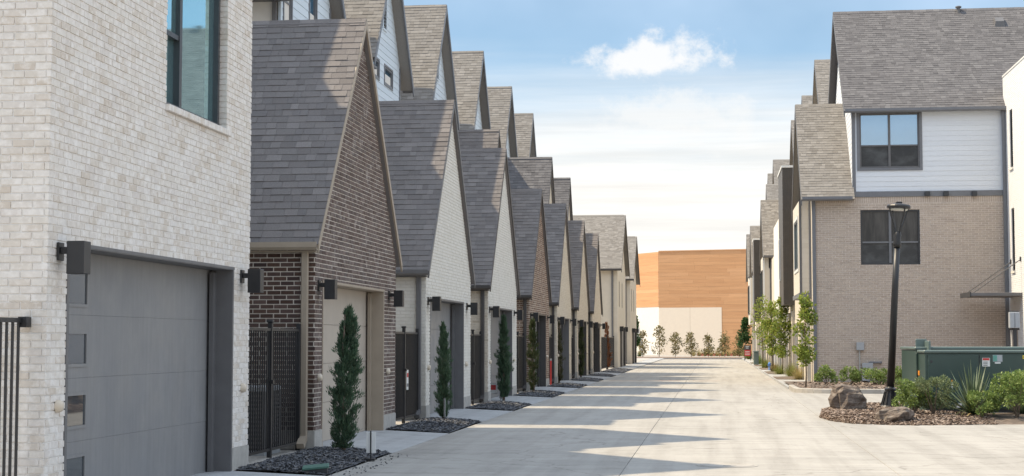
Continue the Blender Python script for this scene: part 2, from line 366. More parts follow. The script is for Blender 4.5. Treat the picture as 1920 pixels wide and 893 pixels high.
# unit pieces that share their mesh: a brick (no back) and a lapped shingle
def unit_brick():
    j = .035
    vs = [(0,0,0),(1,0,0),(1,1,0),(0,1,0),(j*.3,j,1),(1-j*.3,j,1),(1-j*.3,1-j,1),(j*.3,1-j,1)]
    return vs, [(4,5,6,7),(0,1,5,4),(1,2,6,5),(2,3,7,6),(3,0,4,7)]
def unit_shingle():
    vs = [(0,0,0),(1,0,0),(1,1.3,0),(0,1.3,0),(0,0,1),(1,0,1),(1,1.3,.05),(0,1.3,.05)]
    return vs, [(4,5,6,7),(0,1,5,4),(1,2,6,5),(3,0,4,7)]
UNIT = {'brick': unit_brick(), 'shingle': unit_shingle()}
UM = {}
def unit_mesh(kind, mat):
    if (kind, mat) not in UM:
        me = bpy.data.meshes.new(kind); me.from_pydata(UNIT[kind][0], [], UNIT[kind][1]); me.materials.append(MATS[mat]); me.update(); UM[kind, mat] = me
    return UM[kind, mat]
def clip(poly, conv):
    out = list(poly)
    for i in range(len(conv)):
        (ax, ay), (bx, by) = conv[i], conv[(i+1) % len(conv)]; inp, out = out, []
        if not inp: return []
        d = lambda p: (bx-ax)*(p[1]-ay)-(by-ay)*(p[0]-ax)
        for k in range(len(inp)):
            p, q = inp[k-1], inp[k]; dp, dq = d(p), d(q)
            if (dp >= 0) != (dq >= 0): t = dp/(dp-dq); out.append((p[0]+(q[0]-p[0])*t, p[1]+(q[1]-p[1])*t))
            if dq >= 0: out.append(q)
    return out
def inside(poly, conv, eps=1e-6):
    for i in range(len(conv)):
        (ax, ay), (bx, by) = conv[i], conv[(i+1) % len(conv)]
        for x, y in poly:
            if (bx-ax)*(y-ay)-(by-ay)*(x-ax) < -eps: return False
    return True
def cut(rects, hole):
    a0, a1, b0, b1 = hole; out = []
    for u0, u1, v0, v1 in rects:
        if u1 <= a0 or u0 >= a1 or v1 <= b0 or v0 >= b1: out.append((u0, u1, v0, v1)); continue
        if v0 < b0: out.append((u0, u1, v0, b0))
        if v1 > b1: out.append((u0, u1, b1, v1))
        w0, w1 = max(v0, b0), min(v1, b1)
        if u0 < a0: out.append((u0, a0, w0, w1))
        if u1 > a1: out.append((a1, u1, w0, w1))
    return out
def area(p): return .5*abs(sum(p[i-1][0]*p[i][1]-p[i][0]*p[i-1][1] for i in range(len(p))))
def panel(name, fr, outline, holes, thick, mat, parent):
    us = [p[0] for p in outline]; vs = [p[1] for p in outline]
    rects = [(min(us), max(us), min(vs), max(vs))]
    for h in holes: rects = cut(rects, h)
    mb = MB()
    for r in rects:
        pl = clip([(r[0], r[2]), (r[1], r[2]), (r[1], r[3]), (r[0], r[3])], outline)
        if len(pl) > 2 and area(pl) > 1e-5: mb.prism(fr, pl, -thick, 0)
    return part(name, mb, mat, parent)
BUDGET = {}
def lay(kind, name, fr, outline, holes, rects, mat, parent, key, depth, jit=.003, tilt=None, minpx=10, limit=300, view=None):
    """lay rectangular pieces on a plane: the largest in the picture as parts, the rest joined"""
    todo = []
    for r in rects:
        for q in [r] if not holes else _cuts(r, holes):
            if q[1]-q[0] < .012 or q[3]-q[2] < .012: continue
            pl = [(q[0], q[2]), (q[1], q[2]), (q[1], q[3]), (q[0], q[3])]
            if inside(pl, outline): todo.append((q, None))
            else:
                c = clip(pl, outline)
                if len(c) > 2 and area(c) > 2e-4: todo.append((q, c))
    scored = []
    for i, (q, c) in enumerate(todo):
        a, b = to_px(fr.p(q[0], q[2])), to_px(fr.p(q[1], q[2])); d = to_px(fr.p(q[0], q[3])); mid = to_px(fr.p((q[0]+q[1])/2, (q[2]+q[3])/2))
        L1 = math.hypot(a[0]-b[0], a[1]-b[1]); L2 = math.hypot(a[0]-d[0], a[1]-d[1])
        if 0 <= mid[0] <= 1920 and 0 <= mid[1] <= 893 and max(L1, L2) >= minpx and min(L1, L2) > 2 and (view is None or view(*mid)): scored.append((-L1*L2, i))
    scored.sort(); left = limit - BUDGET.get(key, 0); single = set(i for _, i in scored[:max(0, left)]); BUDGET[key] = BUDGET.get(key, 0)+len(single)
    me = unit_mesh(kind, mat); uv, uf = UNIT[kind]; mb = MB()
    for i, (q, c) in enumerate(todo):
        dn = depth + random.uniform(-jit, jit)
        if c is None:
            M = fr.mat(q[0], q[2], 0, q[1]-q[0], q[3]-q[2], dn)
            if i in single: o = bpy.data.objects.new(name, me); COL.objects.link(o); o.parent = parent; o.matrix_local = M
            else: mb.add([M @ Vector(p) for p in uv], uf)
        else:
            t = (lambda v, a=q[2], b=q[3]-q[2], d=dn: d*(1-.7*(v-a)/b)) if kind == 'shingle' else dn
            if i in single: m1 = MB(); m1.prism(fr, c, 0, t); part(name, m1, mat, parent)
            else: mb.prism(fr, c, 0, t)
    if mb.f: stuff(part(name+'_field', mb, mat, parent))
def _cuts(r, holes):
    rs = [r]
    for h in holes: rs = cut(rs, h)
    return rs
def brick_rects(u0, u1, v0, v1, bl=.203, bh=.0676, j=.010, start=0, soldier=None):
    out = []; row = 0; v = v0+j*.5
    while v < v1-.01:
        t = min(v+bh-j, v1); u = u0-((row+start) % 2)*bl/2+j*.5-random.uniform(0, .012)
        while u < u1:
            w = bl-j+random.uniform(-.004, .004); a, b = max(u, u0), min(u+w, u1)
            if b-a > .015: out.append((a, b, v+random.uniform(-.0012, .0012), t))
            u += bl
        v += bh; row += 1
    if soldier:                                                     # a course of upright bricks on top
        out = [r for r in out if r[2] < v1-soldier-.02]; out = [(a, b, c, min(d, v1-soldier-j)) for a, b, c, d in out]
        u = u0+j*.5
        while u < u1-.01: out.append((u, min(u+bh-j, u1), v1-soldier, v1-.004)); u += bh
    return out
def shingle_rects(u0, u1, v0, v1, ex=.143, wide=1.0):
    out = []; v = v0
    while v < v1:
        u = u0-random.uniform(0, .3)
        while u < u1:
            w = random.choice((.12, .16, .20, .24, .30))*wide
            a, b = max(u, u0), min(u+w, u1)
            if b-a > .02: out.append((a, b, v, min(v+ex, v1)))
            u += w+.004
        v += ex
    return out
def brick_wall(name, fr, outline, holes, mat, mortar, parent, key, thick=.2, soldier=None, bl=.203, bh=.0676, plinth=0, view=None, minpx=10, limit=300, j=.010):
    w = panel(name, fr, outline, holes, thick, mortar, parent)
    us = [p[0] for p in outline]; vs = [p[1] for p in outline]
    rc = brick_rects(min(us), max(us), min(vs)+plinth, max(vs), bl, bh, j, 0, soldier)
    lay('brick', 'brick', fr, outline, holes, rc, mat, w, key, .010, .0025, minpx=minpx, limit=limit, view=view)
    return w
def siding(name, fr, outline, holes, mat, parent, ex=.19, thick=.15, back='trim_grey'):
    w = panel(name, fr, outline, holes, thick, back, parent)
    us = [p[0] for p in outline]; v0, v1 = min(p[1] for p in outline), max(p[1] for p in outline); v = v0
    while v < v1:
        for q in _cuts((min(us), max(us), v, min(v+ex-.003, v1)), holes):
            c = clip([(q[0], q[2]), (q[1], q[2]), (q[1], q[3]), (q[0], q[3])], outline)
            if len(c) > 2 and area(c) > 1e-3:
                mb = MB(); mb.prism(fr, c, 0, lambda t, a=v: .014-.010*min(1, (t-a)/ex)); part('siding_board', mb, mat, w)
        v += ex
    return w
def window(fr, u0, u1, v0, v1, parent, frame_mat='frame_black', gl='glass_dark', cols=((0, 1),), rails=(), fw=.055, rec=.06, casing=None, low=None, bar=None):
    """frame, glazing bars and panes set back REC from the wall plane; cols are fractions of the width, rails (col, fraction of height)"""
    w = MB()
    for a, b, c, d in ((u0, u0+fw, v0, v1), (u1-fw, u1, v0, v1), (u0+fw, u1-fw, v0, v0+fw), (u0+fw, u1-fw, v1-fw, v1)):
        w.prism(fr, [(a, c), (b, c), (b, d), (a, d)], -rec-.06, -rec+.03)
    win = part('window', w, frame_mat, parent)
    for k, (a, b) in enumerate(cols):
        ua, ub = u0+(u1-u0)*a, u0+(u1-u0)*b
        ua = ua+fw if a == 0 else ua+fw*.7; ub = ub-fw if b == 1 else ub-fw*.7
        if a > 0: mb = MB(); mb.prism(fr, [(ua-1.4*fw, v0+fw), (ua, v0+fw), (ua, v1-fw), (ua-1.4*fw, v1-fw)], -rec-.05, -rec+.02); part('mullion', mb, bar or frame_mat, win)
        lv = sorted([f for c, f in rails if c == k]); cuts = [v0+fw]+[v0+(v1-v0)*f for f in lv]+[v1-fw]
        for i in range(len(cuts)-1):
            lo = cuts[i]+(fw*.45 if i else 0); hi = cuts[i+1]-(fw*.45 if i < len(cuts)-2 else 0)
            mb = MB(); n = -rec-.03-(.02 if i == 0 and lv else 0); mb.prism(fr, [(ua, lo), (ub, lo), (ub, hi), (ua, hi)], n-.01, n); part('pane', mb, low if (low and i == 0) else gl, win)
            if i: mb = MB(); mb.prism(fr, [(ua, cuts[i]-fw*.45), (ub, cuts[i]-fw*.45), (ub, cuts[i]+fw*.45), (ua, cuts[i]+fw*.45)], -rec-.05, -rec+.01); part('rail', mb, bar or frame_mat, win)
    if casing:
        cm, cw, out = casing
        for a, b, c, d in ((u0-cw, u0, v0-cw, v1+cw), (u1, u1+cw, v0-cw, v1+cw), (u0, u1, v0-cw, v0), (u0, u1, v1, v1+cw)):
            mb = MB(); mb.prism(fr, [(a, c), (b, c), (b, d), (a, d)], 0, out); part('casing', mb, cm, win)
    return win
def strip(name, fr, u0, u1, v0, v1, n0, n1, mat, parent):
    mb = MB(); mb.prism(fr, [(u0, v0), (u1, v0), (u1, v1), (u0, v1)], n0, n1); return part(name, mb, mat, parent)
def gable_roof(parent, X0, X1, Yc, half, zE, zP, mat, key, ov_e=.14, view=None, limit=300, minpx=10, fascia='trim_dark', cap_mat=None, lay_far=False, thick=.10, fascia_w=.16):
    """ridge along x from X0 to X1 (X1 > X0); the near slope carries real shingles"""
    a = math.atan2(zP-zE, half); sl = math.hypot(half, zP-zE); ext = ov_e/math.cos(a); mb = MB()
    near = Frame((X0, Yc-half, zE), (1, 0, 0), (0, math.cos(a), math.sin(a))); far = Frame((X1, Yc+half, zE), (-1, 0, 0), (0, -math.cos(a), math.sin(a)))
    Wd = X1-X0
    for fr in (near, far): mb.prism(fr, [(0, -ext), (Wd, -ext), (Wd, sl), (0, sl)], -thick, 0)
    roof = part('roof', mb, mat, parent)
    for fr in ((near, far) if lay_far else (near,)):
        lay('shingle', 'shingle', fr, [(-.02, -ext-.03), (Wd+.02, -ext-.03), (Wd+.02, sl), (-.02, sl)], [], shingle_rects(-.02, Wd+.02, -ext-.03, sl-.02), mat, roof, key, .013, .005, limit=limit, view=view, minpx=minpx)
    mb = MB(); c, s = math.cos(a), math.sin(a); w = .15
    vs = [(0, -w*c, -w*s), (0, 0, 0), (0, w*c, -w*s), (1, -w*c, -w*s), (1, 0, 0), (1, w*c, -w*s)]
    vs = [(x, y, z+.02) for x, y, z in vs] + [(x, y, z+.004) for x, y, z in vs]
    mb.add(vs, [(0, 3, 4, 1), (1, 4, 5, 2), (0, 1, 7, 6), (1, 2, 8, 7), (3, 9, 10, 4), (4, 10, 11, 5), (0, 6, 9, 3), (2, 5, 11, 8)])
    me = mb.mesh('ridge_cap', cap_mat or mat); x = X0-.02; px = abs(to_px((X0, Yc, zP))[0]-to_px((X0+.26, Yc, zP))[0])
    step = .26 if px >= 9 else Wd+.04
    while x < X1: o = obj('ridge_cap', me, roof, (x, Yc, zP+random.uniform(0, .006))); o.scale = (min(step, X1+.02-x)*.985, 1, 1); x += step
    return roof, near, far, sl, ext
def rakes(parent, X, Yc, half, zE, zP, ov, w, t, mat, side=1, drop=0.0):
    """sloping boards on the gable end at x = X (proud by t towards side)"""
    s = (zP-zE)/half
    for sg in (-1, 1):
        mb = MB(); y1 = Yc+sg*(half+ov); z1 = zE-s*ov
        pr = [(Yc, zP-drop), (y1, z1-drop), (y1, z1-drop-w), (Yc, zP-drop-w)]
        x0, x1 = sorted((X, X+side*t)); k = 4
        vs = [(x1, y, z) for y, z in pr]+[(x0, y, z) for y, z in pr]
        mb.add(vs, [(0, 1, 2, 3), (7, 6, 5, 4)]+[(i, i+4, (i+1) % 4+4, (i+1) % 4) for i in range(4)]); part('rake_board', mb, mat, parent)
def gutter(parent, x0, x1, Y, z, mat, s=.11):
    mb = MB(); prof = [(0, 0), (-s*.75, 0), (-s, s*.35), (-s, s), (-s*.88, s), (-s*.88, s*.4), (-s*.7, s*.12), (0, s*.12)]
    k = len(prof); vs = [(x0, Y+a, z+b) for a, b in prof]+[(x1, Y+a, z+b) for a, b in prof]
    mb.add(vs, [tuple(range(k)), tuple(range(2*k-1, k-1, -1))]+[(i, i+k, (i+1) % k+k, (i+1) % k) for i in range(k)]); part('gutter', mb, mat, parent)
def downpipe(parent, x, Y, z0, z1, mat, w=.085):
    mb = MB(); mb.rbox(x-w/2, x+w/2, Y-w*.75-.015, Y-.015, z0+.12, z1, .012)
    p = part('downpipe', mb, mat, parent)
    mb = MB(); vs = [(x-w/2, Y-.085, z0+.2), (x+w/2, Y-.085, z0+.2), (x+w/2, Y-.01, z0+.13), (x-w/2, Y-.01, z0+.13), (x-w*.55, Y-.26, z0+.09), (x+w*.55, Y-.26, z0+.09), (x+w*.55, Y-.22, z0+.02), (x-w*.55, Y-.22, z0+.02)]
    mb.add(vs, [(0,3,2,1),(4,5,6,7),(0,1,5,4),(1,2,6,5),(2,3,7,6),(3,0,4,7)]); part('spout', mb, mat, p)
# ------------------------------------------------------------------ ground, road, beds
RZ = -.06                                            # alley surface; the garages stand at z = 0
F = -5.75                                            # face of the garages on the left
LE, RE = -4.62, 2.45                                 # edges of the alley
def sheet(name, pts, z, mat):
    mb = MB(); mb.add([(x, y, z) for x, y in pts], [tuple(range(len(pts)))]); return struct(obj(name, mb.mesh(name, mat)))
sheet('ground', [(-900, -300), (900, -300), (900, 1500), (-900, 1500)], -.16, 'ground_far')
road = struct(boxp('road', (LE, 22, 2, 50.2, -.15, RZ-.022), 'soil', None))
mb = MB(); mb.box(LE, RE, 50.2, 148, -.15, RZ-.022); struct(part('road', mb, 'soil', None))
def slab(x0, x1, y0, y1, parent, mat='concrete', z=RZ):
    mb = MB(); g = .003; mb.rbox(x0+g, x1-g, y0+g, y1-g, z-.03, z, .004); return part('concrete_slab', mb, mat, parent)
ys = [2.2]+[5.4+4.62*k for k in range(31)]
for k in range(len(ys)-1):
    y0, y1 = ys[k], ys[k+1]
    if y1 > 148: break
    slab(LE, -1.15, y0, y1, road); slab(-1.15, 2.2, y0, y1, road)
    if y0 < 50: 
        y2 = min(y1, 50.1)
        for x0, x1 in ((2.2, 6.4), (6.4, 10.6), (10.6, 14.8), (14.8, 19), (19, 22)): slab(x0, x1, y0, y2, road)
        if y1 > 50.1: slab(2.2, RE, 50.1, y1, road)
    else: slab(2.2, RE, y0, y1, road)
# left: yard level behind the garage line, aprons and dark mulch beds in front of it
mb = MB(); mb.box(-30, F+.02, 2, 148, -.15, -.012); struct(part('side_yard', mb, 'concrete_kerb', None))
PEAKS = [25.62, 34.62, 43.52, 52.75, 61.55, 70.25, 78.75]
HALF = 2.96
def apron(y0, y1, name='driveway_apron'):
    mb = MB(); x0, x1, xm = F-.30, LE+.004, F+.03
    vs = []
    for x, z in ((x0, .0), (xm, .0), (x1, RZ+.006)):
        fl = .30 if x == x1 else 0
        vs += [(x, y0-fl, z), (x, y1+fl*.3, z)]
    mb.add(vs+[(x, y, z-.11) for x, y, z in vs], [(0, 2, 3, 1), (2, 4, 5, 3), (0, 6, 8, 2), (2, 8, 10, 4), (1, 3, 9, 7), (3, 5, 11, 9), (4, 10, 11, 5)])
    return struct(part(name, mb, 'concrete_new', None))
def flakes(name, inside_fn, box, n, mat, z_fn, size=(.02, .06), parent=None, k=1):
    """loose mulch: flat chips lying on the bed"""
    mb = MB(); c = 0
    while c < n:
        x, y = random.uniform(box[0], box[1]), random.uniform(box[2], box[3])
        if not inside_fn(x, y): continue
        c += 1; z = z_fn(x, y); a = random.uniform(0, 6.28); L = random.uniform(*size); w = L*random.uniform(.3, .6)
        d = Vector((math.cos(a), math.sin(a), random.uniform(-.35, .35))).normalized()*L; e = Vector((-math.sin(a), math.cos(a), random.uniform(-.5, .5))).normalized()*w
        o = Vector((x, y, z+random.uniform(.004, .02)))
        mb.add([o-d*.5-e*.5, o+d*.5-e*.35, o+d*.5+e*.5, o-d*.5+e*.4, o+Vector((0, 0, -.02))], [(0, 1, 2, 3), (0, 4, 1), (2, 4, 3)])
    return stuff(part(name, mb, mat, parent))
AP = [(13.72, 18.72)]+[(p-HALF+.42, p-HALF+4.95) for p in PEAKS]
for a in AP: apron(*a)
for k in range(len(AP)):
    y0 = AP[k][1]+.10; y1 = (AP[k+1][0] if k+1 < len(AP) else 92.5)
    f = .30
    mb = MB(); n = 14; vs = []
    for i in range(n+1):
        for j in range(6):
            t = i/n; s = j/5; x = F+s*(LE-F-.02); y = y0+t*(y1-y0)-(.30*s*t)+.09*s*(1-t)
            z = .015+(RZ-.0)*s**1.6+.05*math.sin(math.pi*s)*math.sin(math.pi*t)+random.uniform(-.008, .008); vs.append((x, y, z))
    fs = [(i*6+j, i*6+j+1, (i+1)*6+j+1, (i+1)*6+j) for i in range(n) for j in range(5)]
    mb.add(vs, fs); bed = struct(part('mulch_bed', mb, 'soil_dark', None))
    nn = int(max(150, 4200*min(1, (22/(y0+2))**2.2))*(y1-y0)/3.6)
    flakes('mulch_chips', lambda x, y: True, (F+.03, LE-.04, y0+.05, y1-.32), nn, 'chip_dark', lambda x, y, a=y0, b=y1: .012+(RZ)*((x-F)/(LE-F))**1.6+.05*math.sin(math.pi*min(1, max(0, (x-F)/(LE-F))))*math.sin(math.pi*min(1, max(0, (y-a)/(b-a)))), (.025, .065), bed)
sp = flakes('scattered_chips', lambda x, y: True, (LE-.05, LE+.35, 18.9, 22.6), 90, 'chip_dark', lambda x, y: RZ-.002, (.015, .04)); sp['kind'] = 'stuff'
mb = MB(); mb.box(F+.02, LE, 2, 13.75, -.15, RZ+.01); struct(part('pavement', mb, 'concrete_new', None))
mb = MB(); mb.box(F+.02, LE, 92.5, 148, -.15, -.02); struct(part('verge', mb, 'concrete_new', None))

# right: bed in front of the taupe brick house and the verge along the alley
arc = [(RE+1.3-1.2*math.cos(t), 51.6-1.2*math.sin(t)) for t in [k*math.pi/2/8 for k in range(9)]]
mb = MB(); pl = [(RE+.1, 61)]+[(x, y) for x, y in arc]+[(40, 50.4), (40, 61)]
mb.add([(x, y, .05) for x, y in pl], [tuple(range(len(pl)))]); bedr = struct(part('mulch_bed', mb, 'soil', None))
slab(RE, 6.4, 50.1, 55.2, road)
def kerb_run(name, pts, w=.16, z0=-.15, z1=.085, mat='concrete_kerb'):
    mb = MB(); P = [Vector((x, y, 0)) for x, y in pts]; k = 5
    prof = [(-w/2, z0), (-w/2, z1-.02), (-w/2+.025, z1), (w/2-.01, z1), (w/2, z0)]; vs = []
    for i, p in enumerate(P):
        t = (P[min(i+1, len(P)-1)]-P[max(i-1, 0)]).normalized(); nrm = Vector((t.y, -t.x, 0))
        vs += [(p.x+nrm.x*-a, p.y+nrm.y*-a, z) for a, z in prof]
    fs = [(i*k+j, i*k+j+1, (i+1)*k+j+1, (i+1)*k+j) for i in range(len(P)-1) for j in range(k-1)]+[tuple(range(k)), tuple((len(P)-1)*k+j for j in range(k-1, -1, -1))]
    mb.add(vs, fs); return struct(part(name, mb, mat, None))
kerb_run('kerb', [(RE+.1, 55), (RE+.1, 52.4)]+arc+[(8, 50.35), (16, 50.35), (40, 50.35)][0:3])
flakes('mulch_chips', lambda x, y: x > RE+1.2 or y > 51.7, (RE+.3, 13, 50.6, 59.9), 2600, 'chip_brown', lambda x, y: .05, (.05, .12), bedr)
mb = MB(); mb.box(RE+.01, 3.75, 55.2, 148, -.15, .0); verge = struct(part('verge', mb, 'concrete_new', None))
for y0, y1 in ((66, 71), (77, 83), (88, 94), (100, 106), (112, 118)):
    mb = MB(); mb.box(RE+.05, 3.6, y0, y1, -.02, .012); b2 = struct(part('mulch_bed', mb, 'soil', None))
# far end: kerb, bed, car park
mb = MB(); mb.box(-60, 60, 148, 149, -.15, -.0); struct(part('kerb', mb, 'concrete_kerb', None))
mb = MB(); mb.box(-30, 30, 149, 158, -.15, .05); bedf = struct(part('mulch_bed', mb, 'chip_brown', None))
sheet('car_park', [(-90, 158), (90, 158), (90, 400), (-90, 400)], -.05, 'concrete')
mb = MB(); mb.box(-1.9, 3.6, 176, 176.2, -.05, .22); struct(part('red_kerb', mb, 'paint_red', None))
# worn red utility paint across the road
for pts in (((-4.4, 66.3), (-3.2, 66.0), (-1.4, 65.7)), ((-.9, 65.6), (.2, 65.5)), ((2.0, 67.2), (2.4, 68.6))):
    mb = MB(); w = .05
    vs = []
    for x, y in pts: vs += [(x, y-w, RZ+.004), (x, y+w, RZ+.004)]
    mb.add(vs, [(2*i, 2*i+2, 2*i+3, 2*i+1) for i in range(len(pts)-1)]); struct(part('paint_mark', mb, 'paint_red_worn', None))
# manhole
mx, my = on_ground(1363, 873, RZ)
mh = tag(obj('manhole_cover', None), 'round concrete-grey manhole cover set flush in the alley slab', 'manhole')
mb = MB(); mb.lathe([(.40, RZ+.001), (.40, RZ+.005), (.37, RZ+.006)], (mx, my), 36); part('ring', mb, 'concrete_kerb', mh)
mb = MB(); mb.lathe([(.35, RZ+.002), (.35, RZ+.010), (.33, RZ+.011)], (mx, my), 36); part('lid', mb, 'concrete_kerb', mh)
boxp('lifting_slot', (mx-.05, mx+.05, my-.2, my-.17, RZ+.011, RZ+.013), 'frame_black', mh)

# ------------------------------------------------------------------ the left row
def wall_lamp(X, Y, z, label):
    t = thing('wall_lamp', label, 'lamp', 'black box lamps beside the garage doors')
    boxp('back_plate', (X, X+.022, Y-.06, Y+.06, z-.02, z+.14), 'metal_black', t, .004)
    boxp('arm', (X+.022, X+.10, Y-.03, Y+.03, z+.04, z+.10), 'metal_black', t, .004)
    boxp('shade', (X+.10, X+.26, Y-.08, Y+.08, z-.14, z+.15), 'metal_black', t, .005)
def bell_button(X, Y, z, parent):
    mb = MB(); prof = [(.055, 0), (.055, .02), (.042, .05), (.02, .058)]; vs = []; n = 14
    for r, h in prof: vs += [(X+h, Y+r*math.cos(2*math.pi*k/n), z+r*math.sin(2*math.pi*k/n)*1.05) for k in range(n)]
    mb.add(vs, [(i*n+k, i*n+(k+1) % n, (i+1)*n+(k+1) % n, (i+1)*n+k) for i in range(3) for k in range(n)]+[tuple(3*n+k for k in range(n))])
    part('utility_cap', mb, 'plastic_beige', parent, True)
def garage_door(h, y0, y1, zt, dm, tm, windows=None, rec=.25):
    """recessed sectional door with its reveal; windows: list of (y0, y1, z0, z1)"""
    X = F-rec; mb = MB()
    mb.box(X-.02, F+.014, y0-.001, y0+.05, 0, zt); mb.box(X-.02, F+.014, y1-.05, y1+.001, 0, zt); mb.box(X-.02, F+.014, y0+.05, y1-.05, zt-.02, zt+.001)
    mb.box(F-.005, F+.020, y0-.005, y1+.005, zt-.012, zt+.02)
    fr = part('door_frame', mb, tm, h)
    for a, b in ((y1-.16, y1-.05), (y0+.05, y0+.16)): boxp('door_stop', (X, X+.05, a, b, 0, zt-.05), tm, h)
    mb = MB(); mb.box(X-.12, X-.07, y0+.05, y1-.05, 0, zt); d = part('garage_door', mb, dm, h)
    n = 4; hh = (zt-.02)/n
    f = face_alley_l(X-.03, y0+.05)
    for k in range(n):
        gp = .0009 if windows else .003; ol = [(0, k*hh+gp), (y1-y0-.1, k*hh+gp), (y1-y0-.1, (k+1)*hh-gp), (0, (k+1)*hh-gp)]
        ho = [(a-y0-.05, b-y0-.05, c, e) for a, b, c, e in (windows or [])]
        panel('door_section', f, ol, ho, .04, dm, d)
    for a, b, c, e in (windows or []):
        strip('window_pane', f, a-y0-.05+.002, b-y0-.05-.002, c+.002, e-.002, -.02, -.004, 'glass_pane', d)
        for p in ((a-.03, a, c-.03, e+.03), (b, b+.03, c-.03, e+.03), (a, b, c-.03, c), (a, b, e, e+.03)): strip('window_moulding', face_alley_l(X-.03, 0), *p, .0005, .009, dm, d)
GRP = 'steep-gabled townhouses along the left side of the alley'
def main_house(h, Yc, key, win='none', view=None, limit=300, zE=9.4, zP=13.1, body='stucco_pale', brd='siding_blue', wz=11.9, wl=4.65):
    X = -9.4; hw = 2.3; hr = 2.7; s = (zP-zE)/hr
    boxp('side_wall', (-17, X-.03, Yc-hw, Yc+hw, 0, zE-.1), body, h)
    boxp('shade_wing', (-17, -10.6, Yc-wl, Yc-hw-.001, 0, wz), body, h); boxp('shade_wing_roof', (-17, -10.55, Yc-wl-.05, Yc-hw-.43 if wl > 3 else Yc-hw, wz, wz+.1), 'trim_grey', h)  # unseen wing and its roof, added and sized to shade the garage roofs
    fr = face_alley_l(X, Yc-hw, 3.0); ze = zE-.16+s*(hr-hw)-3.0; zp = zP-.16-3.0; w = 2*hw; holes = []
    ol = [(0, 0), (w, 0), (w, ze), (hw, zp), (0, ze)]
    if win == 'tall': holes = [(.30, .95, 5.0, 7.2), (2.55, 3.2, 5.0, 7.2)]
    if win == 'small': holes = [(.45, 1.55, 5.98, 6.48), (2.35, 3.45, 5.98, 6.48)]
    if win == 'low': holes = [(.25, .75, 5.2, 5.95)]
    vent = (hw-.20, hw+.20, 7.55, 8.75)
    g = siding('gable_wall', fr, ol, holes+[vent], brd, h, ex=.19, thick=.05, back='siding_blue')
    for q in holes:
        window(fr, *q, h, 'trim_bluegrey', 'glass_blue', rails=((0, .5),) if win == 'tall' else (), fw=.05, rec=.02, casing=('trim_bluegrey', .06, .03))
    v = part('louvre_vent', MB().add([fr.p(a, b, -.02) for a, b in ((vent[0], vent[2]), (vent[1], vent[2]), (vent[1], vent[3]), (vent[0], vent[3]))], [(0, 1, 2, 3)]), 'frame_black', h)
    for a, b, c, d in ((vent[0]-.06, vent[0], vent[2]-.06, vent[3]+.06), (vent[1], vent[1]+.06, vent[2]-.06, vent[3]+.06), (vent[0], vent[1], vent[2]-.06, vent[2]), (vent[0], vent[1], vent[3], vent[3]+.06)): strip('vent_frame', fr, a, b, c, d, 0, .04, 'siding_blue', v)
    z = vent[2]+.03
    while z < vent[3]-.03:
        mb = MB(); mb.prism(fr, [(vent[0], z), (vent[1], z), (vent[1], z+.06), (vent[0], z+.06)], lambda t, a=z: .03-.6*(t-a)-.012, lambda t, a=z: .03-.6*(t-a)); part('louvre', mb, 'trim_bluegrey', v); z += .1
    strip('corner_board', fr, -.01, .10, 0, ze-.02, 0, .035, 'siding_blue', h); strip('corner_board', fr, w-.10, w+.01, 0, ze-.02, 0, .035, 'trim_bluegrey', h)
    rf = gable_roof(h, -17, -9.08, Yc, hr, zE, zP, 'shingle_brown', key, ov_e=.12, view=view, limit=limit)
    for sg in (-1, 1):                                               # dark soffit under the gable overhang
        mb = MB(); a = math.atan(s); c = Frame((-9.4, Yc-sg*(hr+.12), zE-s*.12-.115), (1, 0, 0), (0, sg*math.cos(a), math.sin(a))); L = (hr+.12)/math.cos(a)
        mb.prism(c, [(0, 0), (.31, 0), (.31, L-.02), (0, L-.02)], -.02, 0); part('soffit', mb, 'trim_grey', h)
    rakes(h, -9.08, Yc, hr, zE, zP, .12, .24, .035, 'trim_bluegrey')
    gutter(h, -17, -9.1, Yc-hr-.12, zE-s*.12-.10, 'trim_grey', .13); mb = MB(); mb.box(-16.5, -9.1, Yc-hr-.1, Yc-hw, zE-.42, zE-.36); part('eave_soffit', mb, 'trim_grey', h)
    downpipe(h, X-.10, Yc-hw, 3, zE-.35, 'trim_grey', .10)
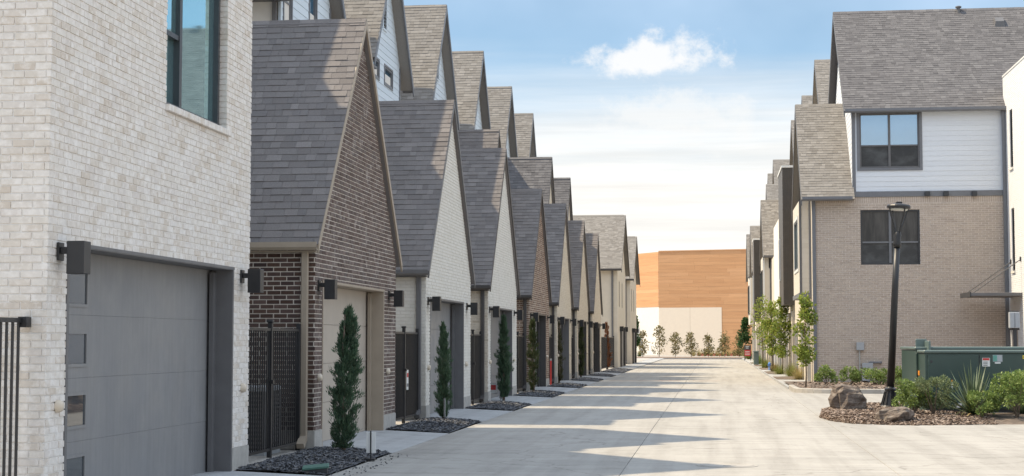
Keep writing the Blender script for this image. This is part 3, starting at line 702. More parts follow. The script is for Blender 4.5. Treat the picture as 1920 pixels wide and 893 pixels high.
def garage(k, label, fm, sm, mm, trim, dm, door_trim, key, zE=3.16, zP=6.85, shingle='shingle_grey', view=None, viewb=None, soldier=None, mains=None, plinth=.26, smm=None):
    Yc = PEAKS[k]; Y0, Y1 = Yc-HALF, Yc+HALF; Wd = 2*HALF
    h = thing('townhouse', label, 'house', GRP)
    s = (zP-zE)/HALF; fr = face_alley_l(F, Y0); dh = (.45, 4.88, -.1, 2.43)
    ol = [(0, 0), (Wd, 0), (Wd, zE-.05), (HALF, zP-.05), (0, zE-.05)]
    brick_wall('front_wall', fr, ol, [dh], fm, mm, h, key, thick=.18, plinth=plinth, view=viewb, j=.013)
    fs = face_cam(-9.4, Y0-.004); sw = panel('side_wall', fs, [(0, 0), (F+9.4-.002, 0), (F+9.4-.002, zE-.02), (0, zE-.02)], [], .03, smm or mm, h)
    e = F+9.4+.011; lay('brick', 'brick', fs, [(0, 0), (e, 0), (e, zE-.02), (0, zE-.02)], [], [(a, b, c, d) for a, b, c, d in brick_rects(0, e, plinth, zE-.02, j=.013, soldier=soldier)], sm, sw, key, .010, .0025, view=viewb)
    mb = MB(); mb.box(-9.4, F-.2, Y1-.03, Y1-.001, 0, zE); part('back_wall', mb, mm, h)
    for u0, u1 in ((-.012, .45), (4.88, Wd+.002)): strip('plinth', fr, u0, u1, 0, plinth, 0, .018, 'plinth', h)
    strip('plinth', fs, 0, e-.001, 0, plinth-.003, 0, .016, 'plinth', h)
    garage_door(h, Y0+.45, Y0+4.88, 2.43, dm, door_trim)
    gable_roof(h, -9.36, F+.07, Yc, HALF, zE, zP, shingle, key+'r', view=view, ov_e=.16)
    rakes(h, F+.071, Yc, HALF, zE, zP, .16, .15, .028, trim)
    z = zE-s*.16
    gutter(h, -9.3, F+.09, Y0-.16, z-.10, trim, .115)
    mb = MB(); mb.box(-9.3, F+.05, Y0-.17, Y0-.016, z-.125, z-.105); part('eave_soffit', mb, trim, h)
    downpipe(h, F-.13, Y0-.006, 0, z-.1, trim, .10)
    bell_button(F+.012, Y0+.22, 1.02, h); bell_button(F+.012, Y0+5.15, 1.02, h)
    if mains: main_house(h, *mains)
    return h
# the whitewashed brick house in front
def first_house():
    h = thing('townhouse', 'tall whitewashed brick townhouse with flush grey garage door and upstairs window', 'house', GRP)
    Y0, Y1, top = 13.27, 19.36, 6.95; fr = face_alley_l(F, Y0); W_ = Y1-Y0
    wy0, wz0 = on_x(310, 205, F); wy1, _ = on_x(424, 250, F); wz0 = 4.06
    hole = (wy0-Y0, wy1-Y0, wz0, 6.35); dh = (.42, 5.42, -.1, 2.42)
    brick_wall('front_wall', fr, [(0, 0), (W_, 0), (W_, top), (0, top)], [hole, dh], 'brick_white', 'mortar_white', h, 'g1', thick=.12, plinth=.27, limit=210)
    fs = face_cam(-12, Y0-.004); sw = panel('side_wall', fs, [(0, 0), (12+F-.002, 0), (12+F-.002, top), (0, top)], [], .03, 'mortar_white', h)
    e = 12+F+.011; lay('brick', 'brick', fs, [(0, 0), (e, 0), (e, top), (0, top)], [], brick_rects(4.5, e, .0, top), 'brick_white', sw, 'g1', .010, .0025, limit=300)
    boxp('inner_wall', (-12, -6.3, Y0+.03, Y1-.1, 0, top-.1), 'mortar_white', h)
    mb = MB(); mb.box(-12, F-.01, Y1-.099, Y1-.002, 0, top); part('back_wall', mb, 'mortar_white', h)
    boxp('parapet_cap', (-12, F+.03, Y0-.03, Y1+.03, top, top+.07), 'trim_grey', h)
    for u0, u1 in ((-.012, .42), (5.42, W_+.002)): strip('plinth', fr, u0, u1, 0, .27, 0, .018, 'plinth', h)
    wins = []
    for z0, z1 in ((1.905, 2.2), (1.335, 1.62), (.75, 1.035), (.165, .45)): wins.append((14.26, 14.83, z0, z1))
    garage_door(h, Y0+.42, Y0+5.42, 2.42, 'door_grey', 'trim_grey', wins, rec=.24)
    # window: narrow double-hung lite beside a wide fixed one, brick sill below, brick reveals
    a, b = hole[0], hole[1]; L = b-a
    w = window(fr, a, b-.06, wz0, 6.35, h, 'frame_black', 'glass_mirror', cols=((0, .34), (.34, 1)), rails=((0, .36),), fw=.06, rec=.10)
    for k in range(int(2.3/.0676)): boxp('reveal_brick', (F-.11, F+.008, Y0+b-.012, Y0+b+.004, wz0+k*.0676+.005, wz0+k*.0676+.062), 'brick_white', w)
    y = Y0+a-.02
    while y < Y0+b+.02: mb = MB(); mb.rbox(F-.10, F+.055, y, y+.066, wz0-.075, wz0-.004, .004); o = part('sill_brick', mb, 'brick_white', w); y += .074
    # storey set back above and its gable
    main_house(h, 21.4, 'm1', 'none')
    bell_button(F+.012, Y0+.24, .98, h); bell_button(F+.012, Y1-.30, .98, h)
    wall_lamp(F+.012, 13.50, 2.28, 'black box wall lamp on whitewashed brick corner left of grey garage door')
    wall_lamp(F+.012, Y1-.36, 2.28, 'black box wall lamp on whitewashed brick pier right of grey garage door')
first_house()
V = lambda x0: (lambda x, y: x > x0)
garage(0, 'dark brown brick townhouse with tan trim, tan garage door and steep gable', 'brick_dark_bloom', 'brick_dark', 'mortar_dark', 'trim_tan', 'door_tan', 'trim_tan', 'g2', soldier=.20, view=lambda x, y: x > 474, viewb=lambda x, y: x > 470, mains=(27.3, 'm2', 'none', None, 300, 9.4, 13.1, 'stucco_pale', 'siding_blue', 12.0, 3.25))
garage(1, 'white painted brick townhouse with grey downpipe, right behind the dark brown brick house', 'brick_painted', 'brick_painted', 'mortar_painted', 'trim_grey', 'door_grey', 'trim_grey', 'g3', view=V(705), viewb=V(738), mains=(36.05, 'm3', 'tall', lambda x, y: y < 200 and x > 625))
garage(2, 'white painted brick townhouse whose side wall is tan brick, two small square windows high up', 'brick_painted', 'brick_tan', 'mortar_painted', 'trim_dark', 'door_dark', 'trim_grey', 'g4', view=V(858), viewb=V(880), mains=(44.9, 'm4', 'small', lambda x, y: x > 620), smm='mortar_tan')
garage(3, 'mixed red-brown brick townhouse with dark trim', 'brick_mixed', 'brick_mixed', 'mortar_tan', 'trim_dark', 'door_dark', 'trim_dark', 'g5', zP=6.6, view=V(950), viewb=V(968), mains=(53.75, 'm5', 'none', lambda x, y: x > 752))
garage(4, 'cream brick townhouse next after the mixed red-brown brick one', 'brick_cream', 'brick_cream', 'mortar_tan', 'trim_dark', 'door_dark', 'trim_grey', 'g6', view=V(1010), viewb=V(1028), mains=(62.6, 'm6', 'low', lambda x, y: x > 850))
garage(5, 'cream brick townhouse second after the red-brown one, taller cream gable above its garage', 'brick_cream', 'brick_cream', 'mortar_tan', 'trim_dark', 'door_dark', 'trim_dark', 'g7', view=V(1058), viewb=V(1070), mains=(71.6, 'm7', 'none', lambda x, y: x > 910))
g8 = garage(6, 'last cream gabled townhouse before the fenced yard with the rust-brown shrub', 'brick_cream', 'brick_cream', 'mortar_tan', 'trim_dark', 'door_dark', 'trim_dark', 'g8', view=V(1090), viewb=V(1100), mains=(80.25, 'm8', 'none', lambda x, y: x > 965))
HOUSES = [o for o in COL.objects if o.name.startswith('townhouse')]
def mid_gable(h, X, Yc, half, zE, zP, key, mat='stucco_cream', view=None):
    boxp('upper_wall', (-9.35, X-.02, Yc-half+.1, Yc+half-.1, 3.2, zE-.05), mat, h)
    fr = face_alley_l(X, Yc-half+.1, zE-.05); w = 2*(half-.1); s = (zP-zE)/half
    panel('upper_gable_wall', fr, [(0, 0), (w, 0), (w/2, zP-zE-.1)], [], .05, mat, h); boxp('upper_front_wall', (X-.06, X-.001, Yc-half+.1, Yc+half-.1, 3.2, zE-.05), mat, h)
    gable_roof(h, -9.35, X+.1, Yc, half, zE, zP, 'shingle_grey' if key == 'n5' else 'shingle_taupe', key, view=view)
    rakes(h, X+.101, Yc, half, zE, zP, .14, .15, .03, 'trim_dark')
mid_gable(HOUSES[4], -7.1, 51.9, 1.5, 6.3, 8.5, 'n5', view=V(870))
mid_gable(HOUSES[6], -7.0, 68.2, 2.4, 5.9, 9.45, 'n7', view=V(945))
mid_gable(HOUSES[7], -7.0, 77.0, 2.4, 5.9, 9.45, 'n8', view=V(1035))
NAMES = ['dark brown brick', 'first white painted brick', 'tan-sided white brick', 'mixed red-brown brick', 'first cream brick', 'second cream brick', 'last gabled cream']
for k, p in enumerate(PEAKS):
    for yy, side in ((p-HALF+.2, 'left'), (p-HALF+5.3, 'right')): wall_lamp(F+.012, yy, 2.30, f'black box wall lamp {side} of the garage door on the {NAMES[k]} townhouse')
# two plainer cream houses further down the row
def far_house(Y0, Y1, zE, zP, label, key, view=None):
    h = thing('townhouse', label, 'house', GRP); Yc = (Y0+Y1)/2; hf = (Y1-Y0)/2; X = -5.72
    boxp('side_wall', (-14, X-.05, Y0, Y1, 0, zE-.1), 'stucco_cream', h)
    fr = face_alley_l(X, Y0); wn = [(1.6, 2.1, 3.6, 5.2), (4.6, 5.1, 3.6, 5.2)]
    panel('front_wall', fr, [(0, 0), (Y1-Y0, 0), (Y1-Y0, zE-.1), (hf, zP-.15), (0, zE-.1)], wn+[(2.6, 6.8, -.1, 2.4)], .045, 'stucco_cream', h)
    for q in wn: window(fr, *q, h, fw=.05, rec=.03)
    for a in (2.6, 6.62): strip('door_surround', fr, a, a+.18, 0, 2.4, -.04, .10, 'trim_dark', h)
    boxp('garage_door', (X-.04, X-.02, Y0+2.78, Y0+6.62, 0, 2.4), 'door_dark', h)
    gable_roof(h, -14, X+.25, Yc, hf+.2, zE, zP, 'shingle_brown', key, view=view); rakes(h, X+.251, Yc, hf+.2, zE, zP, .14, .22, .03, 'trim_dark')
    gutter(h, -14, X+.25, Y0-.34, zE-.22, 'trim_dark', .13); downpipe(h, X-.3, Y0, 0, zE-.2, 'trim_grey', .11)
    for yy in (Y0+2.2, Y0+7.1): boxp('entrance_lamp', (X+.01, X+.24, yy-.08, yy+.08, 2.15, 2.45), 'metal_black', h)
    return h
far_house(95.3, 104, 5.95, 9.4, 'plain cream rendered house beyond the rust-brown shrub with broad brown roof', 'f9', lambda x, y: x > 1070 and y < 520)
far_house(109.8, 118.5, 5.9, 9.0, 'farthest cream house of the left row, half hidden by the broad brown roof', 'f10', lambda x, y: x > 1178)

# gates between the houses
def gate(X, Y0, Y1, label, h=1.74, wide=True, group='black metal picket gates between the townhouses'):
    t = thing('gate', label, 'gate', group); ym = Y0+(Y1-Y0)*.52
    for y in (Y0+.04, ym, Y1-.04):
        boxp('post', (X-.03, X+.03, y-.03, y+.03, -.01, h+.06), 'metal_black', t, .004)
    boxp('post_cap', (X-.042, X+.042, ym-.042, ym+.042, h+.06, h+.10), 'metal_black', t, .008)
    for a, b in ((Y0+.07, ym-.035), (ym+.035, Y1-.07)):
        for z in (.08, h-.05): boxp('rail', (X-.018, X+.018, a, b, z, z+.035), 'metal_black', t)
    mb = MB(); mb.box(-.009, .009, -.009, .009, 0, 1); me = mb.mesh('picket', 'metal_black')
    y = Y0+.12
    while y < Y1-.1:
        if abs(y-ym) > .05: o = obj('picket', me, t, (X, y, .115)); o.scale = (1, 1, h-.165)
        y += .105
    boxp('latch', (X+.03, X+.07, ym-.10, ym-.02, .98, 1.03), 'metal_black', t)
    return t
gate(-5.95, 19.42, 22.58, 'black picket gate between the whitewashed and the dark brown brick townhouses')
gn = ['black picket gate between the dark brown and the first white townhouse', 'black picket gate between the two white painted townhouses', 'black picket gate between the tan-sided white and the mixed red-brown townhouse', 'black picket gate just beyond the mixed red-brown brick townhouse', 'black picket gate between the first and second cream townhouses', 'black picket gate between second and last gabled cream townhouses']
for k in range(6): gate(-5.92 if k else -5.90, PEAKS[k]+HALF+.05, PEAKS[k+1]-HALF-.06, gn[k])
gate(-5.95, 82.0, 95.2, 'long black picket fence round the yard behind the rust-brown shrub', 1.8)
# fence by the near corner
t = thing('fence', 'black metal picket fence ending at the near corner of the whitewashed house', 'fence')
boxp('rail', (-5.95, -5.91, 8.5, 13.22, 1.71, 1.75), 'metal_black', t); boxp('rail', (-5.95, -5.91, 8.5, 13.22, .08, .12), 'metal_black', t); boxp('end_bracket', (-5.945, -5.87, 13.14, 13.24, 1.67, 1.76), 'metal_black', t)
y = 13.12
while y > 8.6: boxp('picket', (-5.94, -5.92, y-.01, y+.01, .0, 1.72), 'metal_black', t); y -= .115
# air conditioner behind the first gate
t = thing('air_conditioner', 'grey louvred air conditioner behind the gate beside the whitewashed house', 'air conditioner')
x0, x1, y0, y1 = -6.90, -6.10, 21.35, 22.15
boxp('casing', (x0+.03, x1-.03, y0+.03, y1-.03, 0, .88), 'frame_black', t); boxp('top', (x0, x1, y0, y1, .86, .93), 'plastic_grey', t, .01); boxp('base', (x0, x1, y0, y1, -.01, .06), 'plastic_grey', t)
for k in range(13): boxp('louvre', (x0, x1, y0, y1, .09+k*.058, .115+k*.058), 'trim_grey', t)
for a in (x0, x1-.04):
    for b in (y0, y1-.04): boxp('corner_post', (a-.003, a+.043, b-.003, b+.043, .06, .86), 'trim_grey', t)

# ------------------------------------------------------------------ the right row
RGRP = 'three-storey townhouses along the right side of the alley'
YR = 60.0
def A(px, py, Y=YR): return on_y(px, py, Y)
def first_right():
    h = thing('townhouse', 'three-storey townhouse with taupe brick wall, white siding above and grey shingle roof', 'house', RGRP)
    XL = A(1523, 500)[0]; XR = 10.62; zb = 6.86; fr = face_cam(XL, YR, 0); W_ = XR-XL
    (wx0, wz1), (wx1, wz0) = A(1613, 394), A(1726, 496)
    hole = (wx0-XL, wx1-XL, wz0, wz1)
    brick_wall('brick_wall', fr, [(0, 0), (W_, 0), (W_, zb), (0, zb)], [hole], 'brick_taupe', 'mortar_taupe', h, 'r1', thick=.1, soldier=.22, bl=.245, bh=.0785, minpx=8, view=lambda x, y: y < 640, j=.013)
    window(fr, *hole, h, 'frame_black', 'glass_curtain', cols=((0, .5), (.5, 1)), rails=((0, .41), (1, .41)), fw=.065, rec=.07, low='glass_screen', bar='trim_bluegrey')
    boxp('inner_wall', (XL+.02, 14, YR+.16, 69.4, 0, 6.8), 'stucco_cream', h); boxp('upper_core', (5.4, 14, YR+.16, 69.2, 6.8, 10.1), 'stucco_cream', h)
    boxp('alley_wall', (XL-.0, XL+.15, YR+.101, 69.4, 0, zb), 'brick_cream', h)
    # grey band with three square vents, white lap siding, corner trims
    x0 = A(1520, 368)[0]; strip('band', fr, x0-XL, W_, zb, zb+.20, -.05, .045, 'trim_bluegrey', h)
    for px in (1738, 1773, 1826):
        x, z = A(px, 364); boxp('square_vent', (x-.09, x+.09, YR-.17, YR-.046, z-.09, z+.09), 'frame_black', h, .01)
    sx0 = A(1598, 300)[0]; zt = A(1700, 203)[1]; f2 = face_cam(sx0, YR+.05, 0)
    (ux0, uz1), (ux1, uz0) = A(1611, 213), A(1725, 314)
    hole2 = (ux0-sx0, ux1-sx0, uz0, uz1); w2 = XR-sx0
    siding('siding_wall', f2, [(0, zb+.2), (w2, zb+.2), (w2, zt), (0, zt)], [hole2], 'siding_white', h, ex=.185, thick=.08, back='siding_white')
    window(f2, *hole2, h, 'trim_grey', 'glass_sky', low='glass_screen', cols=((0, .5), (.5, 1)), rails=((0, .41), (1, .41)), fw=.06, rec=.04, casing=('trim_bluegrey', .10, .04))
    strip('corner_board', f2, -.005, .12, zb+.2, zt, 0, .04, 'trim_bluegrey', h); strip('corner_board', f2, w2-.10, w2, zb+.2, zt, 0, .04, 'trim_bluegrey', h)
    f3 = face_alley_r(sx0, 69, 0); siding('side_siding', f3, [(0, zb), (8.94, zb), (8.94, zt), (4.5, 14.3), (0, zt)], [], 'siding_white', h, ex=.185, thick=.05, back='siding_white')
    # main roof
    yr = 64.6; zr = A(1700, 20, yr)[1]; xr0 = A(1563, 25, yr)[0]; hf = yr-YR+.02
    gable_roof(h, xr0, 14.5, yr, hf, zt+.12, zr, 'shingle_taupe', 'r1m', ov_e=.22, limit=300, minpx=8, view=lambda x, y: x < 1900)
    rakes(h, xr0-.001, yr, hf, zt+.12, zr, .22, .22, .035, 'trim_grey', -1); s = (zr-zt-.12)/hf
    gutter(h, xr0, XR+.1, YR-.20, zt+.12-s*.22-.08, 'trim_bluegrey', .14); boxp('eave_soffit', (xr0, XR, YR-.19, YR+.05, zt-.13, zt-.11), 'trim_bluegrey', h)
    for px, py, w in ((1797, 20, .16), (1873, 38, .34)):
        y = yr-.15 if w < .2 else yr-.75; x, z = A(px, py, y)
        z = zr-s*(yr-y)
        if w < .2: mb = MB(); mb.lathe([(.07, z-.2), (.07, z+.16), (.12, z+.17), (.12, z+.22), (.05, z+.25)], (x, y), 14); part('roof_pipe', mb, 'trim_grey', h)
        else:
            mb = MB(); vs = [(x-.2, y-.22, z-.22), (x+.2, y-.22, z-.22), (x+.2, y+.2, z+.18), (x-.2, y+.2, z+.18), (x-.16, y-.22, z+.02), (x+.16, y-.22, z+.02), (x+.16, y+.05, z+.22), (x-.16, y+.05, z+.22)]
            mb.add(vs, [(0, 1, 5, 4), (1, 2, 6, 5), (2, 3, 7, 6), (3, 0, 4, 7), (4, 5, 6, 7)]); part('roof_vent', mb, 'trim_grey', h)
    # lower gable towards the alley
    yl = 63.3; zl = A(1500, 197, yl)[1]; xl0 = A(1492, 197, yl)[0]; hl = yl-YR+.1
    gable_roof(h, xl0, sx0+.02, yl, hl, zb+.22, zl, 'shingle_brown', 'r1l', ov_e=.28, minpx=8)
    rakes(h, xl0-.001, yl, hl, zb+.22, zl, .28, .24, .035, 'trim_grey', -1); s2 = (zl-zb-.22)/hl
    gutter(h, xl0, sx0-.05, YR-.38, zb+.22-s2*.28-.06, 'trim_bluegrey', .14)
    f4 = face_alley_r(XL-.05, yl+hl-.05, 0); panel('lower_gable_wall', f4, [(0, zb), (2*hl-.1, zb), (hl-.05, zl-.15)], [], .1, 'siding_cream', h)
    # bay window hanging over the ground floor
    b0, b1, bx, z0, z1 = 60.5, 65.4, XL-.42, 3.35, zb-.05
    f5 = face_alley_r(bx, b1, 0); hb = (1.1, 3.9, 4.3, 6.2); panel('bay_front', f5, [(0, z0), (b1-b0, z0), (b1-b0, z1), (0, z1)], [hb], .06, 'siding_cream', h)
    window(f5, *hb, h, 'trim_grey', 'glass_mirror', cols=((0, .5), (.5, 1)), fw=.07, rec=.02, casing=('plastic_white', .10, .03))
    f6 = face_cam(bx, b0, 0); siding('bay_side', f6, [(0.01, z0), (XL-bx, z0), (XL-bx, z1), (0.01, z1)], [], 'siding_cream', h, ex=.185, thick=.05, back='siding_cream')
    strip('bay_trim', f6, -.02, .07, z0, z1, .0, .03, 'trim_grey', h); strip('bay_trim', f6, XL-bx-.08, XL-bx, z0, z1, 0, .03, 'trim_bluegrey', h); boxp('bay_floor', (bx-.04, XL, b0-.04, b1+.04, z0-.16, z0-.002), 'trim_bluegrey', h)
    # recessed doors along the alley
    for y in (61.6, 66.3): 
        boxp('door_recess', (XL-.008, XL+.02, y, y+2.3, 0, 2.3), 'door_dark', h); 
    boxp('brick_pier', (XL-.05, XL, YR+.3, YR+.75, 0, 3.1), 'brick_cream', h); boxp('brick_pier', (XL-.05, XL, 64.3, 65.2, 0, 3.1), 'brick_cream', h)
    downpipe(h, XL+.07, YR-.012, .05, zb, 'trim_bluegrey', .13); 
    # white brick wing at the right end with canopy and narrow windows
    WX, WY, wt = 10.62, 56.0, 11.25; f7 = face_alley_r(WX, YR+.3, 0); L = YR+.3-WY
    slots = [(1.2, 1.75, 7.75, 9.85), (1.2, 1.75, 4.05, 6.3), (.75, 2.0, .05, 2.5)]
    brick_wall('wing_wall', f7, [(0, .05), (L, .05), (L, wt), (0, wt)], slots, 'brick_wing', 'mortar_white', h, 'r1w', thick=.1, minpx=8, limit=120)
    f8 = face_cam(WX+.004, WY-.004, 0); e = 3.0; brick_wall('wing_end', f8, [(0, .05), (e, .05), (e, wt), (0, wt)], [], 'brick_wing', 'mortar_white', h, 'r1w', thick=.03, minpx=8, limit=200)
    boxp('wing_core', (WX+.25, 13.6, WY+.04, YR+.3, .05, wt-.05), 'stucco_white', h); boxp('wing_cap', (WX-.03, 13.6, WY-.04, YR+.3, wt, wt+.06), 'plastic_white', h)
    for q in slots[:2]:
        window(f7, *q, h, 'frame_black', 'glass_dark', fw=.05, rec=.05); strip('slot_sill', f7, q[0]-.05, q[1]+.05, q[2]-.08, q[2]-.002, 0, .06, 'brick_painted', h)
    boxp('entrance_door', (WX+.08, WX+.13, YR+.3-2.0, YR+.3-.75, .05, 2.5), 'door_tan', h)
    cz = A(1850, 553, 58.2)[1]; cx0 = A(1813, 553, 58.2)[0]
    can = boxp('canopy', (cx0, WX-.002, 57.3, 59.5, cz-.07, cz+.05), 'trim_grey', h, .01)
    boxp('canopy_edge', (cx0-.04, cx0, 57.27, 59.53, cz-.09, cz+.08), 'frame_black', can)
    for y in (57.45, 59.3):
        mb = MB(); mb.tube([(cx0+.1, y, cz+.05), (WX-.01, y, cz+1.22)], .018, 6); part('tie_rod', mb, 'frame_black', can)
        mb = MB(); mb.rbox(WX-.05, WX-.012, y-.06, y+.06, cz+1.14, cz+1.30, .01); part('rod_plate', mb, 'frame_black', can)
    downpipe(h, XR-.075, YR-.05, .05, zt, 'trim_bluegrey', .13)
    # meters and pipes on the brick wall
    x, z = A(1613, 650, 59.9); m_ = thing('meter_box', 'small grey electric box with conduit on the taupe brick wall', 'meter box')
    boxp('cover', (x-.14, x+.14, YR-.17, YR-.02, z-.14, z+.15), 'plastic_grey', m_, .012); mb = MB(); mb.tube([(x-.03, YR-.09, .05), (x-.03, YR-.09, z-.13)], .028, 8); part('conduit', mb, 'galv', m_); boxp('lower_box', (x+.05, x+.45, YR-.17, YR-.02, .1, .75), 'plastic_grey', m_, .012)
    p_ = tag(obj('gas_pipe', None), 'bent grey pipe above the shrubs on the taupe brick wall', 'pipe'); (xa, za), (xb, zc) = A(1629, 705, 59.85), A(1651, 680, 59.85)
    mb = MB(); mb.tube([(xa, YR-.12, .05), (xa, YR-.12, zc-.04), (xa+.04, YR-.12, zc), (xb, YR-.12, zc)], .04, 8); part('pipe_run', mb, 'trim_bluegrey', p_); mb = MB(); mb.tube([(xb, YR-.12, zc), (xb+.02, YR-.005, zc)], .05, 8); part('flange', mb, 'trim_bluegrey', p_)
    u_ = thing('mailbox', 'light grey letter box on a dark bracket beside the white brick wing door', 'mailbox'); x, z = A(1901, 600, 55.9)
    boxp('box', (x-.17, x+.17, WY-.28, WY-.03, z-.28, z+.26), 'plastic_grey', u_, .015); boxp('box_divider', (x-.01, x+.01, WY-.286, WY-.03, z-.26, z+.24), 'trim_bluegrey', u_); boxp('bracket', (x-.13, x+.19, WY-.03, WY-.012, z-.34, z+.30), 'frame_black', u_); boxp('stem', (x-.03, x+.09, WY-.10, WY-.02, .05, z-.3), 'frame_black', u_)
first_right()

def right_house(label, Y0, Y1, wall, front=None, main=None, box=None, zt=7.0, X=3.62, bay=None, key='', fmat='siding_cream'):
    """a unit of the right row; front / main = (x, y of the ridge end in the photo, Y of the ridge, half width, eave drop)"""
    h = thing('townhouse', label, 'house', RGRP)
    boxp('body_wall', (X, 14, Y0, Y1, 0, zt), wall, h)
    for nm, g in (('lower', front), ('main', main)):
        if not g: continue
        px, py, Y, hf, drop = g; x, z = on_y(px, py, Y); zE = z-drop
        gable_roof(h, x, 14, Y, hf, zE, z, 'shingle_brown', key+nm, ov_e=.2, minpx=8, limit=150, view=lambda a, b: a < 1600)
        rakes(h, x-.001, Y, hf, zE, z, .2, .22, .035, 'trim_grey', -1)
        fr = face_alley_r(x+.32, Y+hf-.2, 0); panel('gable_wall', fr, [(0, min(zt, zE)-.5), (2*hf-.4, min(zt, zE)-.5), (2*hf-.4, zE-.1), (hf-.2, z-.25), (0, zE-.1)], [], .1, fmat, h)
        boxp('upper_wall', (x+.42, 14, Y-hf+.2, Y+hf-.2, min(zt, zE)-.5, zE-.08), fmat, h)
        gutter(h, x, 14, Y-hf-.2, zE-drop/hf*.2-.06, 'trim_grey', .13)
    if box:
        y0, y1, bx, z0, z1, bm = box
        b = boxp('bay_box', (bx, X-.002, y0, y1, z0, z1), bm, h); boxp('bay_coping', (bx-.04, X, y0-.04, y1+.04, z1, z1+.10), 'plastic_white', b)
        y = y0+.1
        x = bx+.03
        while x < X-.03: boxp('standing_seam', (x, x+.02, y0-.03, y0, z0, z1), bm, b); x += .11
        window(face_alley_r(bx-.002, y1, 0), .8, 1.5, z0+1.2, z0+3.2, b, 'plastic_white', 'glass_mirror', fw=.06, rec=-.02)
    if bay:
        y0, y1, bx, z0, z1 = bay
        b = boxp('bay_box', (bx, X-.002, y0, y1, z0, z1), fmat, h); f = face_cam(bx, y0, 0)
        strip('bay_trim', f, -.015, .10, z0, z1, 0, .03, 'plastic_white', b); strip('bay_trim', f, X-bx-.1, X-bx, z0, z1, 0, .03, 'trim_grey', b)
        window(face_alley_r(bx-.002, y1, 0), .6, y1-y0-.6, z0+.8, z1-.8, b, 'trim_dark', 'glass_mirror', cols=((0, .5), (.5, 1)), fw=.07, rec=-.03)
    for y in (Y0+1.6, Y0+5.2):
        boxp('garage_opening', (X-.02, X-.001, y, y+2.6, 0, 2.35), 'door_dark', h); boxp('opening_pier', (X-.12, X-.001, y+2.65, y+3.1, 0, 2.9), wall, h)
    return h
right_house('cream house with dark metal bay box, just beyond the taupe brick corner house', 69.6, 80.2, 'brick_cream', None, (1528, 113, 76, 4.6, 4.4), (73.6, 78.2, 3.12, 3.2, 9.45, 'metal_bronze'), 8.2, key='r2')
right_house('second house beyond the taupe brick corner house, pale wall with slim windows', 80.4, 91.2, 'stucco_white', None, (1504, 180, 87, 4.6, 4.4), None, 7.9, 3.35, key='r3')
right_house('cream townhouse with a wide lower shingle roof over its bay', 91.4, 103.8, 'brick_cream', (1427, 376, 100, 3.6, 3.5), (1484, 226, 98, 4.6, 4.4), None, 6.4, 3.4, (96.6, 101, 2.9, 2.9, 6.6), key='r4')
right_house('cream townhouse rising behind the wide lower shingle roof', 104, 114, 'stucco_cream', (1437, 346, 109, 4.3, 4.0), None, (111, 114, 2.72, 2.9, 8.5, 'metal_bronze'), 8.0, 3.3, key='r5')
right_house('tall cream townhouse far down the right row, its roof highest among the far ones', 114.2, 125, 'stucco_cream', (1407, 424, 122, 3.6, 3.5), (1450, 300, 118, 4.6, 4.4), None, 8.0, 3.3, key='r6')
right_house('farthest townhouse of the right row, beside the wood-clad building', 125.2, 140, 'stucco_cream', (1400, 440, 133, 3.6, 3.5), (1440, 326, 128, 4.6, 4.4), None, 8.0, 3.2, (129, 134, 2.8, 2.9, 6.8), key='r7')

# ------------------------------------------------------------------ the wood-clad building across the end
def hall():
    h = thing('commercial_building', 'large wood-clad flat-roofed building with cream wall panel closing the end of the alley', 'building')
    Y = 186.0; xa = on_y(1235, 500, Y)[0]; zt = on_y(1300, 472, Y)[1]; xb = 24.0
    xw = on_y(1357, 600, Y)[0]; zw = on_y(1300, 577, Y)[1]
    boxp('core', (xa+.6, xb, Y+.6, Y+30, -.05, zt-.05), 'stucco_cream', h)
    fr = Frame((xa, Y, 0), (math.cos(R(14)), -math.sin(R(14)), 0), (0, 0, 1)); w = panel('clad_wall', fr, [(0, -.05), (xb-xa, -.05), (xb-xa, zt), (0, zt)], [(-.1, xw-xa, -.1, zw)], .2, 'bark', h)
    rows = int((zt)/.40); hh = zt/rows
    for k in range(rows):
        u = -random.uniform(0, 2.4)
        while u < xb-xa:
            L = random.choice((3.6, 4.2, 4.8)); a, b = max(0, u), min(u+L, xb-xa)
            for q in _cuts((a+.004, b-.004, k*hh+.004, (k+1)*hh-.004), [(-.1, xw-xa, -.1, zw)]):
                if q[1]-q[0] > .05 and q[3]-q[2] > .05: strip('cladding_panel', fr, *q, .0, .03+random.uniform(0, .006), 'wood_panel', w)
            u += L
    for a, b in ((0, (xw-xa)/2), ((xw-xa)/2, xw-xa)): strip('render_panel', fr, a+.01, b-.01, -.05, zw-.01, -.1, .06, 'render_cream', w)
    strip('coping', fr, 0, xb-xa, zt, zt+.12, -.3, .08, 'wood_panel', h)
    U = Vector((7.5, -11, 0)).normalized(); O = Vector((xa, Y, 0))-U*16; f2 = Frame(O, U, (0, 0, 1)); L = 15.99
    w2 = panel('angled_wall', f2, [(0, -.05), (L, -.05), (L, zt), (0, zt)], [], .2, 'stucco_white', h); z0 = zw+.1
    k = 0
    while z0+k*hh < zt-.05: strip('cladding_panel', f2, 0.0, L-.01, z0+k*hh+.004, min(zt, z0+(k+1)*hh)-.004, 0, .03, 'wood_panel', w2); k += 1
    strip('door_canopy', f2, L-9, L-4.6, 3.5, 3.9, 0, 1.4, 'plastic_white', h); strip('entrance_door', f2, L-8.2, L-5, 0, 3.4, 0, .04, 'siding_cream', h); strip('column', f2, L-4.8, L-4.5, 0, 3.5, .9, 1.2, 'plastic_white', h)
hall()

